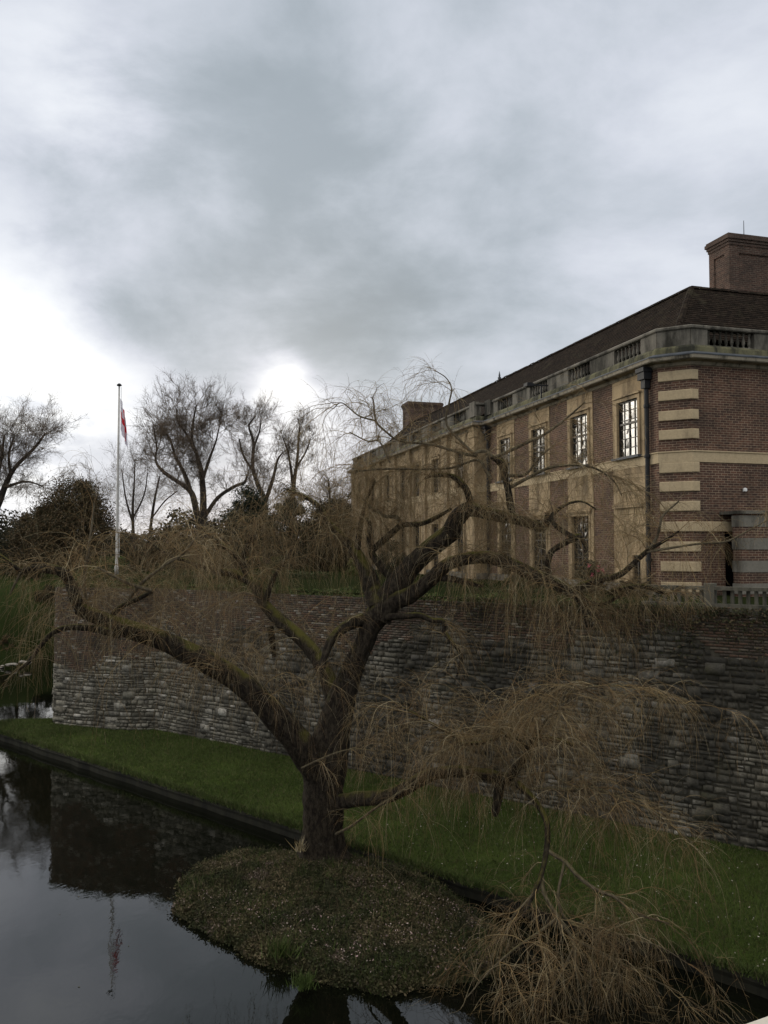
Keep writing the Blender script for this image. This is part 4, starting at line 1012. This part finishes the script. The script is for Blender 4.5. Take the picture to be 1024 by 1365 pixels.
# twigs: boughs -> hanging shoots -> side shoots
TW = []
def sprout(cen, spec, g=rng):
    nb, lo, hi, lift, t0 = spec; nb = max(4, int(nb * (.55 if cen[:, 2].mean() < 2.6 else .85)))
    K = len(cen); t = g.uniform(t0, 1.0, nb) * (K - 1); k = np.minimum(t.astype(int), K - 2); f = (t - k)[:, None]
    P = cen[k] * (1 - f) + cen[k + 1] * f; tn = cen[k + 1] - cen[k]; tn /= np.linalg.norm(tn, axis=1, keepdims=True)
    az = g.uniform(0, 2 * np.pi, nb)
    D = np.stack([np.cos(az), np.sin(az), np.zeros(nb)], 1) * .8 + tn * g.uniform(.0, .9, (nb, 1)); D[:, 2] += lift * g.uniform(.3, 1.2, nb)
    return P, D, g.uniform(lo, hi, nb)
Ps, Ds, Ls = [], [], []
for cen, spec in skel:
    p, dd_, l = sprout(cen, spec); Ps.append(p); Ds.append(dd_); Ls.append(l)
Ps = np.concatenate(Ps); Ds = np.concatenate(Ds); Ls = np.concatenate(Ls)
L1 = strands(Ps, Ds, Ls * 1.1, 12, .95, .14, floor=.05)
TW.append(tubes(L1, .0085, .0032, 4))
p2, t2, i2, tt = sample(L1, 12, .12, 1.0)
D2 = t2 * .8 + rng.normal(0, .68, t2.shape); D2[:, 2] += .15
len2 = rng.uniform(.35, 1.5, len(p2)) * np.clip(Ls[i2], .6, 1.5) * .95
L2 = strands(p2, D2, len2, 8, rng.uniform(1.0, 2.6, len(p2)), .065, floor=.04)
TW.append(tubes(L2, .0034, .0016, 3))
p3, t3, i3, tt = sample(L2, 3, .1, .95)
D3 = t3 * .9 + rng.normal(0, .5, t3.shape)
L3 = strands(p3, D3, rng.uniform(.12, .6, len(p3)), 4, 2.2, .06, floor=.04)
TW.append(tubes(L3, .0022, .0013, 3))
V, F = join(TW)
cr = np_mesh('crown', V, F, M['twig'], willow); cr['kind'] = 'stuff'

# ------------------------------------------------------------------ flagpole and flag
FD = 48.0
fb = at(155.5, 768, FD); ft = at(159.5, 515, FD)
pole = empty('flagpole', (fb[0], fb[1], TERR), 'tall white flagpole standing on the terrace lawn behind the moat wall', 'flagpole')
MB().lathe((0, 0), [(.16, 0), (.16, .5), (.11, .55), (.10, 3.0), (.085, 7), (.06, ft[2] - TERR)], 12)
pm = MB().lathe((fb[0], fb[1]), [(.12, TERR), (.12, TERR + .5), (.085, TERR + .56), (.08, TERR + 3), (.068, TERR + 7), (.05, ft[2])], 12); pm.build('pole', m_flat('pole_paint', (.42, .41, .39), .5, .3, 0, .3), pole, smooth=True)
MB().lathe((fb[0], fb[1]), [(.03, ft[2]), (.14, ft[2] + .03), (.15, ft[2] + .08), (.08, ft[2] + .15), (.02, ft[2] + .18)], 12).build('truck_cap', M['pipe'], pole)
MB().lathe((fb[0] + .14, fb[1] - .02), [(.012, TERR + 1.0), (.012, ft[2] - .05)], 5).build('halyard', M['white'], pole)
def flagf(t, p):
    s = t.n('ShaderNodeSeparateXYZ'); t.set(s.inputs[0], uv(t))
    a = t.m('LESS_THAN', t.m('ABSOLUTE', t.m('SUBTRACT', s.outputs[0], .5)), .10); b = t.m('LESS_THAN', t.m('ABSOLUTE', t.m('SUBTRACT', s.outputs[1], .5)), .11)
    c = t.mix(t.m('MAXIMUM', a, b), (.62, .60, .68), (.55, .03, .04)); t.set(p.inputs['Base Color'], c)
    tr = t.n('ShaderNodeBsdfTranslucent'); t.set(tr.inputs[0], c); mx = t.n('ShaderNodeMixShader'); mx.inputs[0].default_value = .25
    t.t.links.new(p.outputs[0], mx.inputs[1]); t.t.links.new(tr.outputs[0], mx.inputs[2])
    t.t.links.new(mx.outputs[0], [n for n in t.t.nodes if n.type == 'OUTPUT_MATERIAL'][0].inputs[0])
nu, nv = 26, 22; fv = np.zeros((nu, nv, 3)); fuv = np.zeros((nu, nv, 2))
zt = at(160, 531, FD)[2]
for i in range(nu):
    for j in range(nv):
        u = i / (nu - 1); v = j / (nv - 1)
        drop = 1.25 * u ** .8
        x = .07 + .50 * u ** .6 * (.65 + .35 * v) + .04 * math.sin(u * 14 + v * 2) ; y = .11 * math.sin(u * 17 + v * 1.5) * u ** .5
        fv[i, j] = (fb[0] + x, fb[1] + y - .02, zt - 1.85 * v - drop * (1 - .12 * math.sin(v * 3))); fuv[i, j] = (u, 1 - v)
idx = np.arange(nu * nv).reshape(nu, nv); q = np.stack([idx[:-1, :-1], idx[1:, :-1], idx[1:, 1:], idx[:-1, 1:]], -1).reshape(-1, 4)
fo = np.array((fb[0], fb[1], zt)); fl_o = np_mesh('flag', fv.reshape(-1, 3) - fo, q, mat('flag_cloth', flagf, .9, .1), smooth=True); fl_o.location = tuple(fo)
ul = fl_o.data.uv_layers.new(name='UVMap'); ul.data.foreach_set('uv', fuv.reshape(-1, 2)[q.ravel()].astype(np.float32).ravel())
tag(fl_o, 'limp white flag with red cross hanging from the white flagpole', 'flag')

# ------------------------------------------------------------------ bare background trees
def bare_tree(name, base, traces, label, group=None, lv=4, spread=.75, up=.35, n1=9, l1=2.2, tr=.02, seed=1, fine=1.0):
    g = np.random.default_rng(seed)
    root = empty(name, base, label, 'tree', group)
    parts = []; St = []
    tv = []; caps = []; n = 0
    for tr_ in traces:
        P = [at(p[0], p[1], p[3]) for p in tr_]; r = [p[2] * .38 * p[3] / 1100 for p in tr_]
        V, F, cap, cen = limb_mesh(P, r, sides=7, n=5, jit=.08, g=g); tv.append((V, np.vstack([F, cap]))); St.append(cen)
    V, F = join(tv); t_o = np_mesh('trunk', V, F, M['bark_far'], root, smooth=True); t_o.data.validate()
    lens = l1
    P0, D0, L0 = [], [], []
    for cen in St[0:]:
        K = len(cen); m = int(n1 * 1.15 * max(1, np.linalg.norm(cen[-1] - cen[0]) / 2.5)); t = g.uniform(.22, 1.0, m) * (K - 1); t[-2:] = K - 1.01
        k = np.minimum(t.astype(int), K - 2); f = (t - k)[:, None]
        P0.append(cen[k] * (1 - f) + cen[k + 1] * f); tn = cen[k + 1] - cen[k]; tn /= np.linalg.norm(tn, axis=1, keepdims=True)
        D0.append(tn * .6 + g.normal(0, spread * 1.1, (m, 3)) + np.array((0, 0, up * .5))); L0.append(lens * g.uniform(.5, 1.2, m))
    P0 = np.concatenate(P0); D0 = np.concatenate(D0); L0 = np.concatenate(L0); out = []; L0 = L0 * 1.0; r = .024 * l1 / 2.2
    for level in range(lv):
        K = (7, 6, 5, 4, 3)[level]; S = strands(P0, D0, L0, K, -.12 if up > 0 else .3, .14, g); out.append(tubes(S, r * fine, r * .45 * fine, 4 if level == 0 else 3))
        if level == lv - 1: break
        m = (5, 5, 3, 3)[level]; p, tn, i, tt = sample(S, m, .25, 1.0, g)
        P0 = p; D0 = tn + g.normal(0, spread * .75, tn.shape) + np.array((0, 0, up * .45)); L0 = L0[i] * g.uniform(.4, .8, len(i)); r *= .66
    V, F = join(out); np_mesh('crown', V, F, M['twig_far'], root)
    return root
D = 76.0
GR = 'bare trees on the skyline'
bare_tree('bare_tree', (at(262, 760, D)[0], D, 6.2), [
    [(264, 770, 17, D), (268, 720, 15, D), (271, 680, 12, D), (269, 634, 9, D), (263, 608, 7, D), (256, 588, 6, D), (258, 561, 4, D), (262, 540, 2, D)],
    [(268, 715, 12, D), (260, 672, 11, D - 1), (254, 655, 9, D - 1), (238, 643, 7, D - 2), (218, 629, 6, D - 2), (208, 615, 4, D - 2), (209, 595, 3, D - 2), (205, 570, 2, D - 2)],
    [(256, 660, 8, D - 1), (246, 632, 7, D), (234, 608, 5, D + 1), (227, 586, 4, D + 1), (216, 570, 2, D + 1)],
    [(263, 608, 5, D), (249, 579, 4, D + 1), (237, 562, 3, D + 1), (236, 545, 2, D + 1)],
    [(270, 640, 6, D), (280, 610, 5, D + 2), (288, 588, 3, D + 2), (292, 570, 2, D + 2)],
    [(272, 690, 8, D), (290, 664, 7, D), (312, 649, 6, D), (326, 643, 5, D), (330, 632, 3, D)]],
    'tallest bare tree with a broad crown right of the flagpole', GR, lv=5, n1=7, l1=2.3, up=.45, seed=11)
D = 84.0
bare_tree('bare_tree', (at(354, 760, D)[0], D, 6.2), [
    [(356, 770, 12, D), (355, 700, 10, D), (352, 664, 8, D), (344, 646, 7, D), (337, 622, 6, D), (338, 590, 5, D), (332, 568, 3, D), (340, 555, 2, D)],
    [(354, 668, 7, D), (364, 638, 6, D), (370, 614, 4, D), (378, 602, 2, D)],
    [(340, 632, 5, D), (325, 608, 4, D + 1), (319, 585, 2, D + 1)], [(337, 600, 4, D), (346, 575, 3, D), (348, 560, 2, D)]],
    'bare tree with a narrow forked crown between the tallest tree and the bright cloud gap', GR, lv=5, n1=6, l1=1.9, up=.5, seed=12)
bare_tree('bare_tree', (at(391, 760, D)[0], D, 6.2), [
    [(390, 770, 10, D), (391, 700, 9, D), (392, 646, 7, D), (396, 617, 5, D), (398, 588, 4, D), (400, 568, 2, D)],
    [(391, 650, 6, D), (385, 608, 4, D), (377, 582, 2, D)], [(396, 622, 4, D), (408, 602, 3, D), (414, 585, 2, D)]],
    'smaller bare tree under the bright cloud gap, nearest the house', GR, lv=5, n1=6, l1=1.7, up=.5, seed=13)
D = 62.0
bare_tree('bare_tree', (at(178, 760, D)[0], D, 6.2), [
    [(179, 770, 7, D), (178, 720, 6, D), (177, 680, 5, D), (179, 645, 3, D), (180, 612, 1.5, D)], [(178, 700, 4, D), (168, 665, 3, D), (163, 630, 1.5, D)], [(178, 690, 3, D), (192, 660, 2.5, D), (197, 630, 1.5, D)]],
    'thin straight bare tree directly beside the flagpole', GR, lv=4, n1=7, l1=1.7, up=.3, seed=14, fine=.6)
bare_tree('bare_tree', (at(203, 760, D + 4)[0], D + 4, 6.2), [
    [(198, 770, 6, D + 4), (200, 714, 5, D + 4), (206, 667, 4, D + 4), (213, 635, 2, D + 4)], [(203, 690, 3, D + 4), (220, 668, 2.5, D + 4), (236, 655, 1.5, D + 4)]],
    'slim dark bare tree leaning right in front of the tallest tree', GR, lv=4, n1=8, l1=1.6, up=.2, seed=15, fine=.6)
D = 78.0
bare_tree('bare_tree', (at(-14, 740, D)[0], D, 5.7), [
    [(-16, 770, 18, D), (-12, 700, 15, D), (0, 666, 11, D), (9, 643, 9, D), (21, 622, 7, D), (47, 596, 5, D), (60, 578, 3, D)],
    [(-8, 690, 9, D), (-4, 640, 8, D), (2, 610, 5, D), (6, 580, 3, D)], [(14, 634, 6, D), (12, 605, 4, D), (20, 580, 2, D)],
    [(6, 650, 6, D), (34, 642, 4, D), (58, 648, 2, D)], [(-12, 700, 10, D), (-40, 650, 8, D), (-60, 600, 4, D)]],
    'bare spreading tree cut off by the far left edge', GR, lv=5, n1=7, l1=2.4, up=.25, seed=16)
D = 100
for k, (x, y, h) in enumerate(((440, 640, 60), (118, 650, 60))):
    bare_tree('bare_tree', (at(x, 750, D)[0], D, 6.2), [[(x, 765, 8, D), (x + 2, 700, 6, D), (x - 2, y, 3, D)], [(x, 705, 4, D), (x + 14, 668, 2, D)], [(x, 700, 4, D), (x - 13, 665, 2, D)]],
        ('low bare tree showing over the dark yew beside the house', 'faint bare tree behind the brown copper bush')[k], GR, lv=4, n1=9, l1=2.2, up=.4, seed=20 + k)

# ------------------------------------------------------------------ evergreens, shrubs, hedges
def bush(name, px, py0, py1, D, wpx, n, size, m, label, cat='shrub', group=None, clumps=60, top=.3, trunk=True, dep=None, seed=5, base=None):
    g = np.random.default_rng(seed); b = at(px, py1, D); t = at(px, py0, D); k = D / 1100.0
    bz = base if base is not None else b[2]
    root = empty(name, (b[0], D, bz), label, cat, group)
    rad = (wpx * k * .5, (dep or wpx * k * .5), (t[2] - b[2]) * .5)
    cs = min(rad) * .16
    P = blob_points((b[0], D, (b[2] + t[2]) / 2), [r * .86 for r in rad], n, clumps, cs, g, top)
    P = P[P[:, 2] > bz - .05]
    V, F = leaves(P, size, g); np_mesh('crown', V, F, m, root)
    if trunk:
        h = t[2] - bz; r = max(.03, h * .03)
        pts = [(b[0], D, bz - .1), (b[0] + h * .02, D, bz + h * .4), (b[0] - h * .02, D, bz + h * .8)]
        tv = [limb_mesh(pts, [r, r * .7, r * .2], 6, 4, .06, g)]
        for q in range(4):
            a = g.uniform(0, 6.28); e = (b[0] + math.cos(a) * rad[0] * .6, D + math.sin(a) * rad[1] * .6, bz + h * g.uniform(.5, .8))
            tv.append(limb_mesh([(b[0], D, bz + h * .15), ((b[0] + e[0]) / 2, (D + e[1]) / 2, bz + h * .4), e], [r * .6, r * .4, r * .1], 5, 4, .06, g))
        V, F = join([(a, np.vstack([b_, c_])) for a, b_, c_, _ in tv]); o = np_mesh('trunk', V, F, M['bark_far'], root, smooth=True); o.data.validate()
    return root
bush('copper_tree', 92, 630, 775, 58, 116, 60000, .12, M['copper'], 'rounded brown leaved bushy tree left of the flagpole', 'tree', clumps=120, top=.3, seed=31, base=6.1)
bush('copper_tree', 48, 668, 775, 61, 74, 26000, .12, M['copper'], 'lower brown bush left of the rounded brown bushy tree', 'tree', clumps=60, top=.3, seed=61, base=5.6)
bush('evergreen_tree', 333, 644, 768, 66, 86, 40000, .13, M['ever'], 'dark evergreen tree below the tallest bare tree', 'tree', clumps=70, seed=32, base=6.2)
bush('evergreen_tree', 386, 640, 772, 62, 66, 32000, .12, M['ever'], 'dark open evergreen with sky showing through its lower branches', 'tree', clumps=44, top=.1, seed=33, base=6.2)
bush('yew_tree', 436, 656, 772, 56, 86, 42000, .11, M['yew'], 'broad dark brownish yew beside the far end of the house', 'tree', clumps=90, top=.3, seed=34, base=6.2)
bush('yew_tree', 466, 650, 772, 70, 50, 9000, .16, M['yew'], 'dark yew half hidden behind the corner of the house', 'tree', clumps=44, top=.3, seed=35, base=6.2)
bush('evergreen_shrub', 262, 715, 778, 64, 100, 20000, .12, M['yew'], 'low dark shrub under the tallest bare tree', clumps=60, seed=36, base=6.2)
bush('evergreen_shrub', 25, 690, 775, 72, 110, 20000, .12, M['yew'], 'low dark shrub under the cut off bare tree', clumps=60, seed=37, base=5.6)
bush('brown_shrub', 195, 715, 778, 56, 60, 6000, .13, M['copper'], 'low brown shrub behind the foot of the flagpole', clumps=40, seed=38, base=6.2)
bush('pale_shrub', 474, 742, 776, 46, 26, 3000, .09, M['yshrub'], 'small yellow green shrub near the far end of the house', clumps=24, seed=39, base=6.25)
bush('house_shrub', 522, 716, 778, 44, 36, 5000, .10, M['ever'], 'dark green shrub standing against the far windows of the house', clumps=30, seed=40, base=6.25)
bush('house_shrub', 600, 768, 790, 34, 60, 4000, .07, M['shrub'], 'low green shrub at the foot of the house behind the stub branch', clumps=40, seed=41, base=6.3, trunk=False)
bush('house_shrub', 700, 758, 792, 31.5, 60, 5000, .07, M['shrub'], 'low green shrub under the third ground floor window', clumps=40, seed=42, base=6.3, trunk=False)
cam_b = bush('camellia', 787, 746, 795, 29.2, 44, 4200, .08, M['ever'], 'dark camellia bush with pink flowers before the corner bay of the house', clumps=30, seed=43, base=6.3)
fl_ = []
for (x, y) in ((785, 754), (797, 755), (801, 759), (804, 761), (798, 760), (790, 766)):
    c = np.array(at(x, y, 28.6)); fl_.append(leaves(c + rng.normal(0, .03, (16, 3)), .06))
V, F = join(fl_); np_mesh('flowers', V, F, M['pink'], cam_b)
bush('house_shrub', 845, 770, 800, 26.5, 60, 4000, .06, M['copper'], 'brownish low shrub below the drainpipe behind the balustrade end', clumps=34, seed=44, base=6.3, trunk=False)
def hedge(name, x0, x1, y0, D, D1, m, label, h=None):
    a = np.array(at(x0, y0, D)); b = np.array(at(x1, y0, D1)); n = int(np.linalg.norm(b - a) * 620); t = rng.uniform(0, 1, n)[:, None]
    P = a * (1 - t) + b * t; P[:, 1] += rng.uniform(-.4, .4, n); zt = P[:, 2] + .05 * np.sin(t[:, 0] * 31); P[:, 2] = 6.3 + (zt - 6.3) * np.sqrt(rng.uniform(0, 1, n)) + rng.normal(0, .02, n)
    V, F = leaves(P, .085); c = (a + b) / 2; c[2] = 6.3; o = np_mesh(name, V - c, F, m); o.location = tuple(c); tag(o, label, 'hedge')
hedge('box_hedge', 338, 440, 763, 42, 42, M['shrub'], 'clipped box hedge behind the wall top in front of the dark yew')
hedge('box_hedge', 205, 300, 764, 44, 44, M['shrub'], 'clipped box hedge behind the wall top under the tallest bare tree')
hedge('box_hedge', 560, 760, 786, 34, 27.5, M['shrub'], 'low clipped hedge along the terrace below the house windows')
# distant wood closing the horizon
n = 120000; x = rng.uniform(-240, 40, n); y = 190 + rng.uniform(-12, 12, n) + 10 * np.sin(x * .05); hh = 6.5 + 2.6 * np.sin(x * .13) + 1.8 * np.sin(x * .41 + 1) + 1.0 * np.sin(x * 1.1)
P = np.stack([x, y, 6 + hh * rng.uniform(0, 1, n) ** 1.15], 1); V, F = leaves(P, .75)
o = np_mesh('distant_wood', V, F, M['yew']); tag(o, 'dark distant wood along the horizon behind the park', 'wood', kind='stuff')
# far left bank: shore stones, driftwood and shrubs
def shore_bush(px, py0, py1, D, w_, label, m, sd_): bush('bank_shrub', px, py0, py1, D, w_, 4200, .11, m, label, group=None, clumps=34, seed=sd_, trunk=False)
shore_bush(4, 845, 880, 58, 26, 'brown shrub by the water on the far bank beside the pale stones', M['copper'], 51)
shore_bush(64, 778, 812, 66, 40, 'dark shrub half way up the far bank beside the wall corner', M['yew'], 52)
st = []
for k in range(70):
    px = rng.uniform(-60, 45); c = np.array(at(px, 889 - .16 * (px - 0) + rng.normal(0, 2.0), 54.5)); c[2] = max(c[2], .05)
    n_ = 8; v = rng.normal(0, 1, (n_, 3)); 
    st.append((c, rng.uniform(.07, .22)))
pr_ = None
GS = 'pale stones along the far shore'
import bmesh
for c, s in st[:28]:
    if pr_ is None:
        bm = bmesh.new(); bmesh.ops.create_icosphere(bm, subdivisions=2, radius=1.0)
        for v in bm.verts: v.co = v.co * (1 + random.uniform(-.18, .18)); v.co.z *= .4
        me = bpy.data.meshes.new('shore_stone'); bm.to_mesh(me); bm.free(); pr_ = link('shore_stone', me, m_stone('shore_rock', (.38, .35, .31), (.26, .24, .21)))
        o = pr_
    else: o = pr_.copy(); C.objects.link(o)
    o.location = tuple(c); o.scale = (s * 1.5, s, s); o.rotation_euler = (0, 0, rng.uniform(0, 6.28)); tag(o, 'pale grey stone at the waterline of the far left bank', 'stone', GS)

# ------------------------------------------------------------------ bridge the photograph is taken from
BP = np.array((.40, .885)); BD = np.array((.90, .436)); BD /= np.linalg.norm(BD); BN = np.array((-BD[1], BD[0]))
fbr = Fr(BP, BD, BN)
br = empty('stone_bridge', fbr.p(0, 0, 5.8), 'pale stone bridge parapet cutting the bottom right corner', 'bridge')
MB().box(fbr, -16, 23.6, -.36, 0, 7.235, 7.361).build('coping', M['coping'], br)
MB().box(fbr, -16, 23.6, -.32, -.05, 5.6, 7.235).build('parapet', M['brick'], br)
MB().box(fbr, -16, 23.6, -4.2, -.04, 5.2, 5.6).build('deck', M['grey_stone'], br)
for u in (-10, -2.2, 6, 14): MB().box(fbr, u - .6, u + .6, -4.1, -.3, -1, 5.2).build('pier', M['grey_stone'], br)
